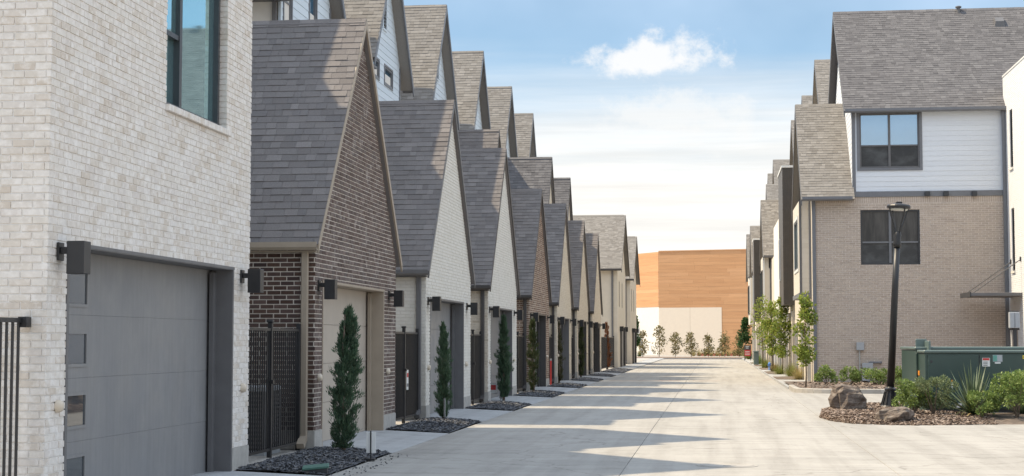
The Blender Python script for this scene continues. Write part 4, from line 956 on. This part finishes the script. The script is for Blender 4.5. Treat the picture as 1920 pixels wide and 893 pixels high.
# ------------------------------------------------------------------ plants
def leaf_mesh(name, P, D, Nn, L, Wd, mat, bend=.0):
    """P points (n,3), D long axis, Nn side axis; every leaf a four-cornered blade"""
    n = len(P); D = D/np.linalg.norm(D, axis=1)[:, None]; S = np.cross(D, Nn); S /= np.linalg.norm(S, axis=1)[:, None]+1e-9
    up = np.cross(S, D); L = np.asarray(L).reshape(-1, 1)*np.ones((n, 1)); Wd = np.asarray(Wd).reshape(-1, 1)*np.ones((n, 1))
    v = np.empty((n, 4, 3)); mid = P+D*L*.45+up*L*bend
    v[:, 0] = P; v[:, 1] = mid+S*Wd*.5; v[:, 2] = P+D*L-up*L*bend*.6; v[:, 3] = mid-S*Wd*.5
    me = bpy.data.meshes.new(name); me.vertices.add(n*4); me.vertices.foreach_set('co', v.reshape(-1)); me.loops.add(n*4); me.loops.foreach_set('vertex_index', np.arange(n*4, dtype=np.int32))
    me.polygons.add(n); me.polygons.foreach_set('loop_start', np.arange(0, n*4, 4, dtype=np.int32)); me.polygons.foreach_set('loop_total', np.full(n, 4, dtype=np.int32))
    me.update(calc_edges=True); me.materials.append(MATS[mat]); return me
def rnd(n): 
    d = RNG.normal(size=(n, 3)); return d/np.linalg.norm(d, axis=1)[:, None]
def cypress_mesh(seed, n, mat, H=2.1, Rr=.25, gap=.0, thin=1.0):
    """narrow column of upward sprays with lumps, side tufts and gaps"""
    g = np.random.default_rng(seed); nb = 300
    bt = g.uniform(0.0, 1, nb); ba = g.uniform(0, 6.283, nb); keep = g.uniform(0, 1, nb) > gap; bt, ba = bt[keep], ba[keep]
    prof = lambda t: Rr*np.clip(np.minimum(1.0, (t+.10)/.22), 0, 1)**.7*np.clip((1.02-t)/.60, 0, 1)**.50*thin
    br = prof(bt)*g.uniform(.45, 1.22, len(bt)); k = g.integers(0, len(bt), n); s = g.uniform(.15, 1, n)**.6
    lump = 1+.24*np.sin(ba[k]*3+bt[k]*17+seed)+.16*np.sin(bt[k]*41+ba[k]*2)
    r = br[k]*s*lump; a = ba[k]+g.normal(0, .25, n); t = bt[k]-.05*(1-s)+g.normal(0, .012, n)
    P = np.stack([r*np.cos(a), r*np.sin(a), .10+np.clip(t, 0, 1)*(H-.22)], 1)
    out = np.stack([np.cos(a), np.sin(a), np.zeros(n)], 1); D = out*g.uniform(.15, 1.15, n)[:, None]+np.array([0, 0, 1.0])+g.normal(0, .34, (n, 3))
    return leaf_mesh('crown', P, D, rnd(n), g.uniform(.035, .095, n), g.uniform(.010, .024, n), mat, .05)
def trunk_mesh(H, r, mat='bark', lean=.02, branches=0, seed=0, spread=.2):
    rr = random.Random(seed); mb = MB(); pts = [(lean*math.sin(k*1.3), lean*math.cos(k*1.7), H*k/6) for k in range(7)]; mb.tube(pts, [r*(1-.75*k/6) for k in range(7)], 7)
    for b in range(branches):
        z = H*rr.uniform(.35, .9); a = rr.uniform(0, 6.28); L = spread*rr.uniform(.6, 1.1)
        mb.tube([(0, 0, z), (math.cos(a)*L*.5, math.sin(a)*L*.5, z+L*.45), (math.cos(a)*L, math.sin(a)*L, z+L*.8)], [r*.45, r*.3, r*.12], 5)
    return mb.mesh('trunk', mat, True)
CYP = {}
def cypress(px, py_base, py_top, kind, label, wscale=1.0, X=None, seed=1):
    x, y = on_ground(px, py_base, -.02) if X is None else (X, on_x(px, py_base, X)[0])
    H = on_y(px, py_top, y)[1]+.02
    t = thing('cypress_tree', label, 'tree', 'narrow cypresses planted in front of the garages', (x, y, -.03))
    if (kind, seed) not in CYP: CYP[kind, seed] = cypress_mesh(seed, {'green': 16000}.get(kind, 9000), {'green': 'leaf_cypress', 'olive': 'leaf_cypress_olive', 'dry': 'leaf_cypress_dry', 'dead': 'leaf_dead'}[kind], gap={'green': .12, 'olive': .3, 'dry': .38, 'dead': .4}[kind])
    c = obj('crown', CYP[kind, seed], t); s = H/2.1; c.scale = (s*wscale*.63, s*wscale*.63, s); c.rotation_euler = (R((seed*37 % 7)-3)*.6, R((seed*53 % 7)-3)*.6, seed*1.9+px)
    b = obj('trunk', CYP.setdefault('trunk', trunk_mesh(1.9, .035)), t); b.scale = (s, s, s)
    return t
cypress(643, 853, 560, 'green', 'dark green cypress in front of the tan garage door of the dark brown house', 1.12, seed=3)
cypress(831, 790, 596, 'green', 'dark green cypress in front of the first white painted townhouse', .95, seed=5)
cypress(944, 752, 584, 'green', 'dark green cypress beside the real-estate board at the tan-sided white townhouse', 1.0, seed=8)
cypress(1000, 738, 590, 'olive', 'browning olive cypress in front of the mixed red-brown brick townhouse', 1.0, seed=4)
cypress(1048, 720, 597, 'dry', 'sparse half-dry cypress at the first cream brick townhouse near the red marker post', .9, seed=6)
cypress(1089, 708, 601, 'olive', 'thin olive cypress before the second cream brick townhouse', .8, seed=7)
cypress(1112, 698, 606, 'olive', 'thin olive cypress before the last gabled cream townhouse', .85, seed=9)
cypress(1139, 693, 600, 'dead', 'dead rust-brown cypress beside the fenced yard', .95, seed=2)

def blob_leaves(seed, n, clumps, ll, lw, mat, upb=.3, bend=.06):
    """leaves spread over many small clumps: clumps = list of (x, y, z, r)"""
    g = np.random.default_rng(seed); C = np.array(clumps); k = g.choice(len(C), n, p=C[:, 3]**2/np.sum(C[:, 3]**2)); d = g.normal(size=(n, 3)); d /= np.linalg.norm(d, axis=1)[:, None]
    P = C[k, :3]+d*(C[k, 3]*g.uniform(.35, 1.0, n)**.5)[:, None]*np.array([1, 1, .9]); D = d+g.normal(0, .5, (n, 3))+np.array([0, 0, upb])
    return leaf_mesh('crown', P, D, d+g.normal(0, .4, (n, 3)), g.uniform(ll*.6, ll*1.2, n), g.uniform(lw*.7, lw*1.2, n), mat, bend)
def shrub(px, py_base, w, hgt, mat, label, cat='shrub', n=1700, ll=.055, lw=.03, z=.05, Y=None, group=None, seed=None, stems=8, name='shrub'):
    if Y is None: x, y = on_ground(px, py_base, z)
    else: y = Y; x = on_y(px, py_base, Y)[0]
    t = thing(name, label, cat, group, (x, y, z)); seed = seed or int(px); rr = random.Random(seed); cl = []; mb = MB()
    for k in range(26):
        a = rr.uniform(0, 6.28); r = w*.5*rr.uniform(.1, .85)**.6; zz = hgt*rr.uniform(.30, .92)*(1-.35*(r/(w*.5))**2); cl.append((r*math.cos(a), r*math.sin(a), zz, w*rr.uniform(.09, .17)))
    for k in range(stems): c = cl[k*3]; mb.tube([(rr.uniform(-.03, .03), rr.uniform(-.03, .03), -.02), (c[0]*.55, c[1]*.55, c[2]*.55), c[:3]], [.012, .008, .004], 5)
    obj('stems', mb.mesh('stems', 'bark'), t); obj('crown', blob_leaves(seed, n, cl, ll, lw, mat), t); return t
G1 = 'rounded shrubs at the foot of the taupe brick wall'
shrub(1550, 727, .75, .70, 'leaf_shrub', 'rounded green shrub at the alley corner of the taupe brick wall', group=G1, n=1300, ll=.08, lw=.045, Y=56.8)
shrub(1594, 726, .72, .66, 'leaf_shrub', 'rounded green shrub left of the meter box on the taupe brick wall', group=G1, n=1300, ll=.08, lw=.045, Y=56.8)
shrub(1640, 724, .85, .66, 'leaf_shrub', 'rounded green shrub right of the meter box, under the bent pipe', group=G1, n=1400, ll=.08, lw=.045, Y=56.8)
shrub(1684, 722, .8, .66, 'leaf_shrub', 'rounded green shrub half hidden between street lamp and green cabinet', group=G1, n=1300, ll=.08, lw=.045, Y=56.8)

# mulch island with boulders, lamp, cabinet and shrubs
def island():
    pts = [(1538, 783), (1560, 790), (1600, 795), (1660, 797), (1720, 798), (1800, 797), (1920, 796), (2100, 797)]
    front = [on_ground(a, b, RZ) for a, b in pts]
    back = [(front[0][0]+.05, front[0][1]+.3), (front[1][0], front[1][1]+3.0), (front[2][0], front[2][1]+6.0), (front[3][0], 40.2), (front[4][0], 40.6), (front[5][0], 40.6), (front[6][0], 40.6), (front[7][0], 40.6)]
    n = 24; m_ = 60; vs = []; 
    def at(t, k=None):
        i = min(int(t*7), 6); f = t*7-i; lerp = lambda a, b: (a[0]+(b[0]-a[0])*f, a[1]+(b[1]-a[1])*f); return lerp(front[i], front[i+1]), lerp(back[i], back[i+1])
    rr = random.Random(3)
    for i in range(m_+1):
        p, q = at(i/m_); w = .05*math.sin(i*1.9)
        for j in range(n+1):
            s = j/n; x = p[0]+(q[0]-p[0])*s; y = p[1]+(q[1]-p[1])*s-w*(1-s)
            e = min(1, min(s, 1-s)*7)*min(1, i/m_*9); z = RZ-.005+.13*e**.6+rr.uniform(-.012, .012)*e; vs.append((x, y, z))
    fs = [(i*(n+1)+j, (i+1)*(n+1)+j, (i+1)*(n+1)+j+1, i*(n+1)+j+1) for i in range(m_) for j in range(n)]
    mb = MB(); mb.add(vs, fs); bed = struct(part('mulch_bed', mb, 'soil', None))
    V_ = np.array(vs).reshape(m_+1, n+1, 3)
    mb = MB()
    for c in range(13000):
        i = rr.random()**.8*(m_*.8); j = (rr.random()**1.7)*(n-.01); i0, j0 = int(i), int(j); a = V_[i0, j0]+(V_[i0+1, j0]-V_[i0, j0])*(i-i0); b = V_[i0, j0+1]+(V_[i0+1, j0+1]-V_[i0, j0+1])*(i-i0); o = Vector(a+(b-a)*(j-j0))+Vector((0, 0, rr.uniform(.004, .03)))
        an = rr.uniform(0, 6.28); L = rr.uniform(.025, .085); w = L*rr.uniform(.2, .45); d = Vector((math.cos(an), math.sin(an), rr.uniform(-.4, .4)))*L; e = Vector((-math.sin(an), math.cos(an), rr.uniform(-.6, .6)))*w
        mb.add([o-d*.5-e*.5, o+d*.5-e*.3, o+d*.5+e*.4, o-d*.5+e*.5, o-Vector((0, 0, .02))], [(0, 1, 2, 3), (0, 4, 1)])
    stuff(part('mulch_chips', mb, 'chip_brown', bed))
island()
def boulder(px, py, w, d, hgt, label, seed, rz=0, Y=None):
    """a layered, cracked block of rock"""
    from mathutils import noise as mn
    x, y = on_ground(px, py, .03); n, m_ = 22, 14; vs = []; fs = []; rr = random.Random(seed); off = Vector((seed*3.1, seed*1.7, seed*.9))
    for j in range(m_+1):
        ph = -math.pi/2+math.pi*j/m_
        for i in range(n):
            th = 2*math.pi*i/n; v = Vector((math.cos(ph)*math.cos(th), math.cos(ph)*math.sin(th), math.sin(ph)))
            p = Vector([math.copysign(abs(c)**.62, c) for c in v])                # squarish
            k = 1+.30*mn.noise(v*1.5+off)+.22*mn.noise(v*3.6+off)+rr.uniform(-.035, .035); ledge = .05*math.sin(v.z*13+2*mn.noise(v*1.5+off))+.045*mn.noise(Vector((v.x*4, v.y*4, v.z*16))+off)
            k += ledge*(1-abs(v.z)**2); vs.append((p.x*w*.5*k, p.y*d*.5*k, (p.z*.5+.34+.10*p.x*(1 if seed % 2 else -1))*hgt*(.94+.1*k)))
    for j in range(m_):
        for i in range(n): fs.append((j*n+i, j*n+(i+1) % n, (j+1)*n+(i+1) % n, (j+1)*n+i))
    mb = MB(); mb.add(vs, fs); o = obj('boulder', mb.mesh('boulder', 'rock', False), None, (x, y+d*.4, -.05)); o.rotation_euler = (0, 0, rz); return tag(o, label, 'rock', 'boulders on the mulch island')
boulder(1593, 772, .70, .65, .74, 'big layered brown boulder standing at the tip of the mulch island', 4, .2)
boulder(1680, 787, .66, .55, .36, 'low weathered boulder lying in the mulch below the street lamp', 7, -.25)
bx_, by_ = on_ground(1652, 795, .0)
# green transformer cabinet
def cabinet():
    t = thing('transformer_cabinet', 'large dark green metal transformer cabinet behind shrubs on the mulch island', 'cabinet', None, (0, 0, 0))
    cx, cy = on_y(1735, 700, 34.6)[0], 34.6
    t.location = (cx, cy, 0); t.rotation_euler = (0, 0, R(4.5))
    def b(name, q, mat, par=t, bev=.008): mb = MB(); mb.rbox(*q, bev); return part(name, mb, mat, par)
    b('front_compartment', (0, 2.75, 0, .72, .02, 1.30), 'cabinet_green'); b('tank', (-.035, 2.6, .76, 2.35, .02, 1.36), 'cabinet_green')
    b('pad', (-.2, 3.0, -.12, 2.6, -.06, .06), 'concrete_kerb')
    l1 = b('lid', (-.03, 2.80, -.035, .70, 1.30, 1.365), 'cabinet_top', t, .015); b('rear_lid', (-.06, 2.65, .74, 2.4, 1.365, 1.43), 'cabinet_top', t, .015)
    for x0, x1 in ((.05, 1.11), (1.13, 2.70)): b('door', (x0, x1, -.022, -.002, .14, 1.265), 'cabinet_green', t, .006)
    for z in (.35, 1.05):
        for x0 in (.052, 2.64): b('hinge', (x0, x0+.05, -.034, -.0225, z, z+.10), 'cabinet_green', t, .004)
    b('door_gap', (1.111, 1.129, -.012, -.001, .14, 1.265), 'frame_black', t, .001)
    b('hinge_post', (-.045, -.002, .70, .78, .3, 1.30), 'cabinet_green'); b('latch_box', (-.07, -.003, .60, .68, .52, .78), 'frame_black'); b('orange_tag', (-.01, -.001, .56, .69, .82, .92), 'paint_orange', t, .001)
    b('lifting_plate', (-.0, .24, .95, .98, 1.36, 1.60), 'cabinet_top', t, .01); b('lifting_bracket', (.19, .24, .55, .98, 1.30, 1.56), 'cabinet_top', t, .01)
    st = b('warning_sticker', (1.18, 1.34, -.027, -.0225, 1.02, 1.20), 'plastic_white', t, .001); b('sticker_header', (1.19, 1.33, -.030, -.0275, 1.15, 1.195), 'paint_red', st, .001)
    for k in range(3): b('sticker_text', (1.20, 1.29, -.030, -.0275, 1.04+k*.033, 1.052+k*.033), 'print_dark', st, .0005)
    st = b('green_sticker', (1.40, 1.60, -.027, -.0225, 1.12, 1.262), 'plastic_grey', t, .001); b('sticker_mark', (1.405, 1.49, -.030, -.0275, 1.13, 1.255), 'print_green', st, .001); b('sticker_slip', (1.44, 1.56, -.030, -.0275, 1.08, 1.112), 'plastic_white', st, .001)
    st = b('caution_label', (2.02, 2.40, -.027, -.0225, 1.18, 1.255), 'paint_yellow', t, .001); b('label_text', (2.04, 2.38, -.030, -.0275, 1.20, 1.235), 'print_dark', st, .0005)
    b('handle', (.53, .56, -.05, -.0225, .56, .68), 'plastic_white', t, .004); b('handle_tag', (.53, .56, -.03, -.0225, .70, .74), 'paint_orange', t, .001); b('keyhole', (.10, .15, -.03, -.0225, 1.10, 1.15), 'frame_black', t, .003); b('low_label', (.60, .74, -.027, -.0225, .16, .25), 'plastic_white', t, .001)
    # dark strip along the foot
    b('foot_strip', (.0, 2.75, -.006, -.001, .03, .12), 'frame_black', t, .001)
cabinet()
# leaning street lamp
def street_lamp():
    x, y = on_ground(1668, 768, .0)
    t = thing('street_lamp', 'black street lamp leaning slightly beside the green cabinet', 'street lamp', None, (x, y, 0)); t.rotation_euler = (0, R(3.4), 0)
    H = on_y(1686, 384, y)[1]
    mb = MB(); mb.lathe([(.235, -.02), (.235, .05), (.20, .09), (.185, .10), (.15, .25), (.125, .36), (.12, .42), (.135, .43), (.135, .47), (.10, .49), (.085, .52)], n=24); base = part('base', mb, 'metal_black', t, False)
    for k in range(12): a = 2*math.pi*k/12; mb = MB(); mb.tube([(.195*math.cos(a), .195*math.sin(a), .10), (.132*math.cos(a), .132*math.sin(a), .40)], [.012, .009], 5); part('flute', mb, 'metal_black', base)
    mb = MB(); mb.lathe([(.088, .50), (.075, H*.6), (.066, H-.95)], n=20); part('pole', mb, 'metal_black', t, True)
    mb = MB(); mb.lathe([(.085, H-.97), (.095, H-.90), (.08, H-.82), (.085, H-.70), (.07, H-.62), (.05, H-.60)], n=20); part('collar', mb, 'metal_black', t, True)
    for k in range(4):
        a = 2*math.pi*k/4+.5; c, s = math.cos(a), math.sin(a); mb = MB(); mb.tube([(.06*c, .06*s, H-.72), (.10*c, .10*s, H-.50), (.20*c, .20*s, H-.25), (.255*c, .255*s, H-.05)], [.02, .017, .015, .015], 6); part('arm', mb, 'metal_black', t)
    mb = MB(); mb.lathe([(.20, H-.085), (.262, H-.08), (.268, H-.03), (.25, H+.0), (.12, H+.03), (.03, H+.035)], n=28); hd = part('lamp_head', mb, 'metal_black', t, False)
    mb = MB(); mb.lathe([(.185, H-.125), (.205, H-.105), (.205, H-.086)], n=28); part('lens', mb, 'lamp_lens', hd, True)
    mb = MB(); mb.rbox(-.07, .07, -.07, .07, H+.036, H+.075, .01); part('driver_cap', mb, 'metal_black', hd)
street_lamp()
G2 = 'shrubs along the front of the green cabinet'
shrub(1712, 778, .72, .80, 'leaf_shrub', 'loose green shrub at the end corner of the green cabinet', n=3000, ll=.055, lw=.028, z=.06, group=G2, Y=33.6)
shrub(1752, 780, .80, .90, 'leaf_sage', 'sage-green shrub with bare stems in front of the cabinet door', n=3200, ll=.055, lw=.026, z=.06, group=G2, stems=9, Y=33.4)
shrub(1840, 783, .66, .50, 'leaf_shrub', 'low bright green shrub growing against the spiky yucca', n=3000, ll=.055, lw=.028, z=.06, group=G2, Y=33.0)
shrub(1908, 784, 1.0, .95, 'leaf_shrub', 'full bright green shrub right of the yucca', n=4200, ll=.06, lw=.03, z=.06, group=G2, Y=33.0)
def blades(name, n, L, w, mat, seed, spread=1.0, droop=.35, base=.06, seg=4):
    """arching tapered blades from one rosette"""
    rr = random.Random(seed); mb = MB()
    for k in range(n):
        a = rr.uniform(0, 6.283); el = rr.uniform(.25, 1.45)*(1 if spread >= 1 else 1); l = L*rr.uniform(.65, 1.05); dr = droop*rr.uniform(.3, 1.2); d = Vector((math.cos(a)*math.cos(el)*spread, math.sin(a)*math.cos(el)*spread, math.sin(el))).normalized()
        s = Vector((-math.sin(a), math.cos(a), 0)); o = Vector((math.cos(a), math.sin(a), 0))*base*rr.random(); vs = []
        for i in range(seg+1):
            f = i/seg; p = o+d*l*f-Vector((0, 0, 1))*l*dr*f*f*math.cos(el); ww = w*(1-f)**.6*.5+.0005; vs += [p-s*ww, p+s*ww]
        mb.add(vs, [(2*i, 2*i+1, 2*i+3, 2*i+2) for i in range(seg)])
    return mb.mesh(name, mat)
x, y = on_y(1826, 780, 33.5)[0], 33.5
t = thing('yucca', 'spiky yucca with long stiff leaves in front of the green cabinet', 'plant', None, (x, y, .06))
for k, (n, L, mt) in enumerate(((85, 1.12, 'leaf_yucca'), (16, .85, 'leaf_straw'))): obj('leaf_rosette' if k == 0 else 'dry_leaves', blades('leaves', n, L, .062, mt, 5+k, droop=.12 if k == 0 else .9), t)
x, y = on_y(1918, 780, 34.0)[0], 34.0
t = thing('yucca', 'second yucca whose leaf tips show above the full bright shrub', 'plant', None, (x, y, .06)); obj('leaf_rosette', blades('leaves', 65, 1.25, .06, 'leaf_yucca', 9, droop=.12), t)
def grass(px, py, n, L, mat, label, seed, z=.0, Y=None, group='ornamental grass clumps along the right verge'):
    x, y = on_ground(px, py, z) if Y is None else (on_y(px, py, Y)[0], Y)
    t = thing('grass_clump', label, 'grass', group, (x, y, z)); stuff_ = obj('blades', blades('blades', n, L, .012 if y < 80 else .02, mat, seed, droop=.55, base=.12, seg=3), t); return t
gs = [(1497, 712, .62, 'leaf_straw', 'straw-coloured grass clump at the foot of the alley-side brick pier'), (1483, 706, .62, 'leaf_grass', 'green grass clump next to the straw-coloured clump'), (1506, 704, .6, 'leaf_grass', 'bright grass clump under the slim leafy sapling'), (1462, 702, .5, 'leaf_grass', 'small grass clump near the worn red paint mark'), (1452, 697, .5, 'leaf_straw', 'pale grass clump near the worn red paint mark'), (1436, 690, .6, 'leaf_grass', 'grass clump by the blue hydrant'), (1422, 683, .7, 'leaf_shrub', 'leafy green clump by the red sign board'), (1404, 674, .8, 'leaf_grass', 'wide grass clump at the foot of the red sign board'), (1393, 668, .8, 'leaf_straw', 'pale grass clump at the far end of the right verge')]
for k, (px, py, L, mt, lb) in enumerate(gs): grass(px, py, 420, L*1.25, mt, lb, 20+k)
# slim saplings on the right, trees at the end
def sapling(px, py_base, py_top, w_px, label, mat, seed, n=900, ll=.12, z=.0, low=.28, X=None, group='slim leafy saplings along the right verge', width_var=1.0, name='sapling_tree'):
    x, y = on_ground(px, py_base, z) if X is None else (X, on_x(px, py_base, X)[0])
    H = on_y(px, py_top, y)[1]-z; w = w_px/3000*y; rr = random.Random(seed); cl = []
    n = int(n*1.9); ll *= 1.12
    for k in range(40):
        f = rr.random(); zz = H*(low+(1-low)*f); r = w*.5*(math.sin(math.pi*min(.97, f*.8+.2))**.7)*rr.uniform(.2, 1.0); a = rr.uniform(0, 6.28); cl.append((r*math.cos(a), r*math.sin(a), zz, w*rr.uniform(.14, .24)))
    t = thing(name, label, 'tree', group, (x, y, z)); obj('trunk', trunk_mesh(H*.95, .03*max(1, H/3), branches=9, seed=seed, spread=w*.45), t); obj('crown', blob_leaves(seed, n, cl, ll, ll*.6, mat, upb=-.1, bend=.1), t); return t
sapling(1511, 730, 556, 40, 'slim leafy sapling against the corner of the taupe brick wall', 'leaf_young', 31, 850, .11, X=2.95)
sapling(1467, 702, 562, 34, 'yellow-green sapling beside the recessed doors', 'leaf_young', 32, 900, .12)
sapling(1448, 697, 572, 34, 'yellow-green sapling among the pair near the dark doorways', 'leaf_young', 33, 900, .12)
sapling(1430, 690, 563, 44, 'pale spreading sapling in front of the far bay windows', 'leaf_young', 34, 500, .13)
sapling(1398, 674, 597, 22, 'dense dark green columnar tree behind the red sign board', 'leaf_deep', 35, 1500, .14, low=.15)
sapling(1190, 676, 590, 15, 'dense green columnar tree at the farthest cream house', 'leaf_deep', 36, 1300, .14, low=.2, group='columnar trees at the end of the alley')
mg = [(1205, 662, 625, 22, 'young magnolia by the cream entrance at the end of the alley'), (1236, 668, 616, 26, 'tallest young magnolia, before the corner of the wood-clad building'), (1266, 667, 627, 24, 'young magnolia first to the right of the tallest one'), (1296, 665, 627, 26, 'young magnolia at the middle of the cream wall panel'), (1328, 664, 629, 22, 'young magnolia second before the edge of the cream wall panel'), (1359, 664, 625, 26, 'young magnolia in front of the edge of the cream wall panel'), (1386, 663, 630, 20, 'young magnolia half behind the dense dark green columnar tree')]
for k, (px, a, b, w, lb) in enumerate(mg):
    X = on_y(px, 660, 154.0)[0]; y = 154.0; z = .05; H = on_y(px, b, y)[1]; sapling(px, a, b-(a-b)*.0, w, lb, 'leaf_magnolia', 50+k, 290, .17, low=.16, X=X, z=.05, group='young magnolias in a row at the end of the alley', name='magnolia_tree')
for k in range(9): grass(1300+k*11, 664, 160, 1.1, 'leaf_straw', 'pale dry grass clump behind the young magnolias', 80+k, .02, 166, 'pale grass clumps behind the magnolias')
grass(1199, 669, 200, .9, 'leaf_deep', 'low green clump at the farthest cream house', 95, 0)

# ------------------------------------------------------------------ small things
def stake_sign(px, py, w, hgt, zb, label, mat, tilt=0, yaw=0, red=False):
    x, y = on_ground(px, py, -.03); t = thing('stake_sign', label, 'sign', 'small boards on stakes in the mulch beds', (x, y, -.05)); t.rotation_euler = (0, R(tilt), R(yaw))
    def b(nm, q, mt, par=t): mb = MB(); mb.rbox(*q, .002); return part(nm, mb, mt, par)
    b('stake', (-.008, .008, -.008, .008, 0, zb+hgt+.02), 'metal_black' if not red else 'galv'); bd = b('board', (-w/2, w/2, .013, .022, zb, zb+hgt), mat)
    if red:
        b('board_edge', (-w/2-.006, w/2+.006, .0225, .026, zb-.006, zb+hgt+.006), 'print_dark', bd)
        b('print_block', (-.02, w/2-.03, .0085, .0128, zb+hgt*.35, zb+hgt*.85), 'paint_red', bd); b('print_stripe', (-w/2+.02, -.03, .0085, .0128, zb+hgt*.45, zb+hgt*.8), 'paint_red_worn', bd)
    b('ground_plate', (-.06, .06, -.05, .05, .0, .03), 'metal_black')
stake_sign(695, 861, .13, .28, .10, 'blank grey board on a black stake beside the cypress of the dark brown house', 'plastic_white')
stake_sign(833, 792, .03, .36, .12, 'thin white board edge on a stake before the first white townhouse cypress', 'plastic_white')
stake_sign(938, 752, .12, .30, .08, 'tilted white board leaning in front of the tan-sided white townhouse cypress', 'plastic_white', 14)
stake_sign(919, 752, .36, .26, .22, 'white and red printed board at the tan-sided white townhouse', 'plastic_white', 0, 0, True)
# notice on the second gate
boxg = thing('gate_notice', 'small white notice with red band on the gate beside the first white townhouse', 'sign')
yy, zz = on_x(764, 752, -5.86); boxp('plate', (-5.868, -5.86, yy-.09, yy+.09, .62, 1.0), 'plastic_white', boxg); boxp('red_band', (-5.8595, -5.857, yy-.07, yy+.07, .86, .94), 'paint_red', boxg); boxp('blue_band', (-5.8595, -5.857, yy-.07, yy+.07, .68, .74), 'trim_bluegrey', boxg)
# red marker post
x, y = on_ground(1033, 722, 0); mk = thing('marker_post', 'thin red marker post before the first cream brick townhouse', 'post', None, (x, y, 0)); mb = MB(); mb.rbox(-.03, .03, -.015, .015, -.05, .86, .006); part('post', mb, 'paint_red', mk); mb = MB(); mb.rbox(-.032, .032, -.017, .017, .86, .93, .006); part('post_top', mb, 'plastic_grey', mk)
# green valve lid in the near bed, orange cap by the first gate
x, y = on_ground(592, 881, 0); o = thing('valve_box', 'flat green valve box lid lying in the near mulch bed', 'lid', None, (x, y, .03)); o.rotation_euler = (R(4), R(-5), R(12)); mb = MB(); mb.rbox(-.16, .16, -.12, .12, -.01, .02, .006); part('lid', mb, 'lid_green', o); mb = MB(); mb.rbox(-.14, .14, -.10, .10, -.09, -.01, .004); part('box', mb, 'frame_black', o)
x, y = on_ground(549, 837, 0); o = thing('pipe_cap', 'small orange pipe cap at the foot of the first gate', 'cap', None, (x, y, 0)); mb = MB(); mb.lathe([(.03, -.03), (.03, .04)], n=12); part('pipe', mb, 'plastic_white', o); mb = MB(); mb.lathe([(.04, .04), (.04, .085), (.025, .095)], n=12); part('cap', mb, 'paint_orange', o)
# real-estate board and hydrant down the right side
x, y = on_ground(1402, 676, 0); o = thing('sale_sign', 'red and black sign board standing on the right verge near the alley end', 'sign', None, (x, y, 0)); w = 11/3000*y
def ob(nm, q, mt): mb = MB(); mb.rbox(*q, .004); return part(nm, mb, mt, o)
ob('post', (-w/2-.03, -w/2+.03, -.03, .03, 0, 1.25), 'frame_black'); ob('post', (w/2-.03, w/2+.03, -.03, .03, 0, 1.25), 'frame_black'); ob('board', (-w/2, w/2, -.045, -.032, .35, .85), 'paint_red'); ob('header', (-w/2, w/2, -.045, -.032, .855, 1.22), 'print_dark')
for k, (a, b, z) in enumerate(((-.7, .5, 1.08), (-.6, .3, .97))): ob('header_text', (w/2*a, w/2*b, -.05, -.046, z, z+.05), 'plastic_white')
for k in range(3): ob('board_text', (-w*.4, w*.35, -.05, -.046, .45+k*.12, .49+k*.12), 'plastic_white')
x, y = on_ground(1443, 694, 0); o = thing('hydrant', 'small blue hydrant among the plants on the right verge', 'hydrant', None, (x, y, 0)); o.scale = (.55, .55, .6)
mb = MB(); mb.lathe([(.16, 0), (.16, .05), (.11, .06), (.11, .5), (.15, .52), (.15, .56), (.12, .6), (.07, .68), (.03, .72)], n=16); part('barrel', mb, 'paint_blue', o, True)
for s in (-1, 1): mb = MB(); mb.tube([(0, 0, .42), (s*.19, 0, .42)], .06, 10); part('nozzle', mb, 'paint_blue', o)
x, y = on_ground(1418, 684, 0); o = thing('utility_pedestal', 'pale green utility pedestal beside the red sign board', 'pedestal', None, (x, y, 0)); mb = MB(); mb.rbox(-.17, .17, -.15, .15, 0, .8, .03); part('casing', mb, 'cabinet_top', o); mb = MB(); mb.rbox(-.19, .19, -.17, .17, .8, .92, .04); part('cap', mb, 'cabinet_top', o)

# ------------------------------------------------------------------ put every thing's Empty at its own base
def finish():
    bpy.context.view_layer.update()
    for o in list(COL.objects):
        if o.parent or o.type != 'EMPTY' or o.location.length > 1e-6: continue
        lo = Vector((1e9,)*3); hi = Vector((-1e9,)*3)
        for c in o.children_recursive:
            if c.type != 'MESH': continue
            for k in c.bound_box:
                p = c.matrix_world @ Vector(k)
                for i in range(3): lo[i] = min(lo[i], p[i]); hi[i] = max(hi[i], p[i])
        if lo.x > 1e8: continue
        b = Vector(((lo.x+hi.x)/2, (lo.y+hi.y)/2, max(lo.z, 0) if lo.z > -.3 else lo.z)); o.location = b
        for c in o.children: c.location = c.location-b
finish()
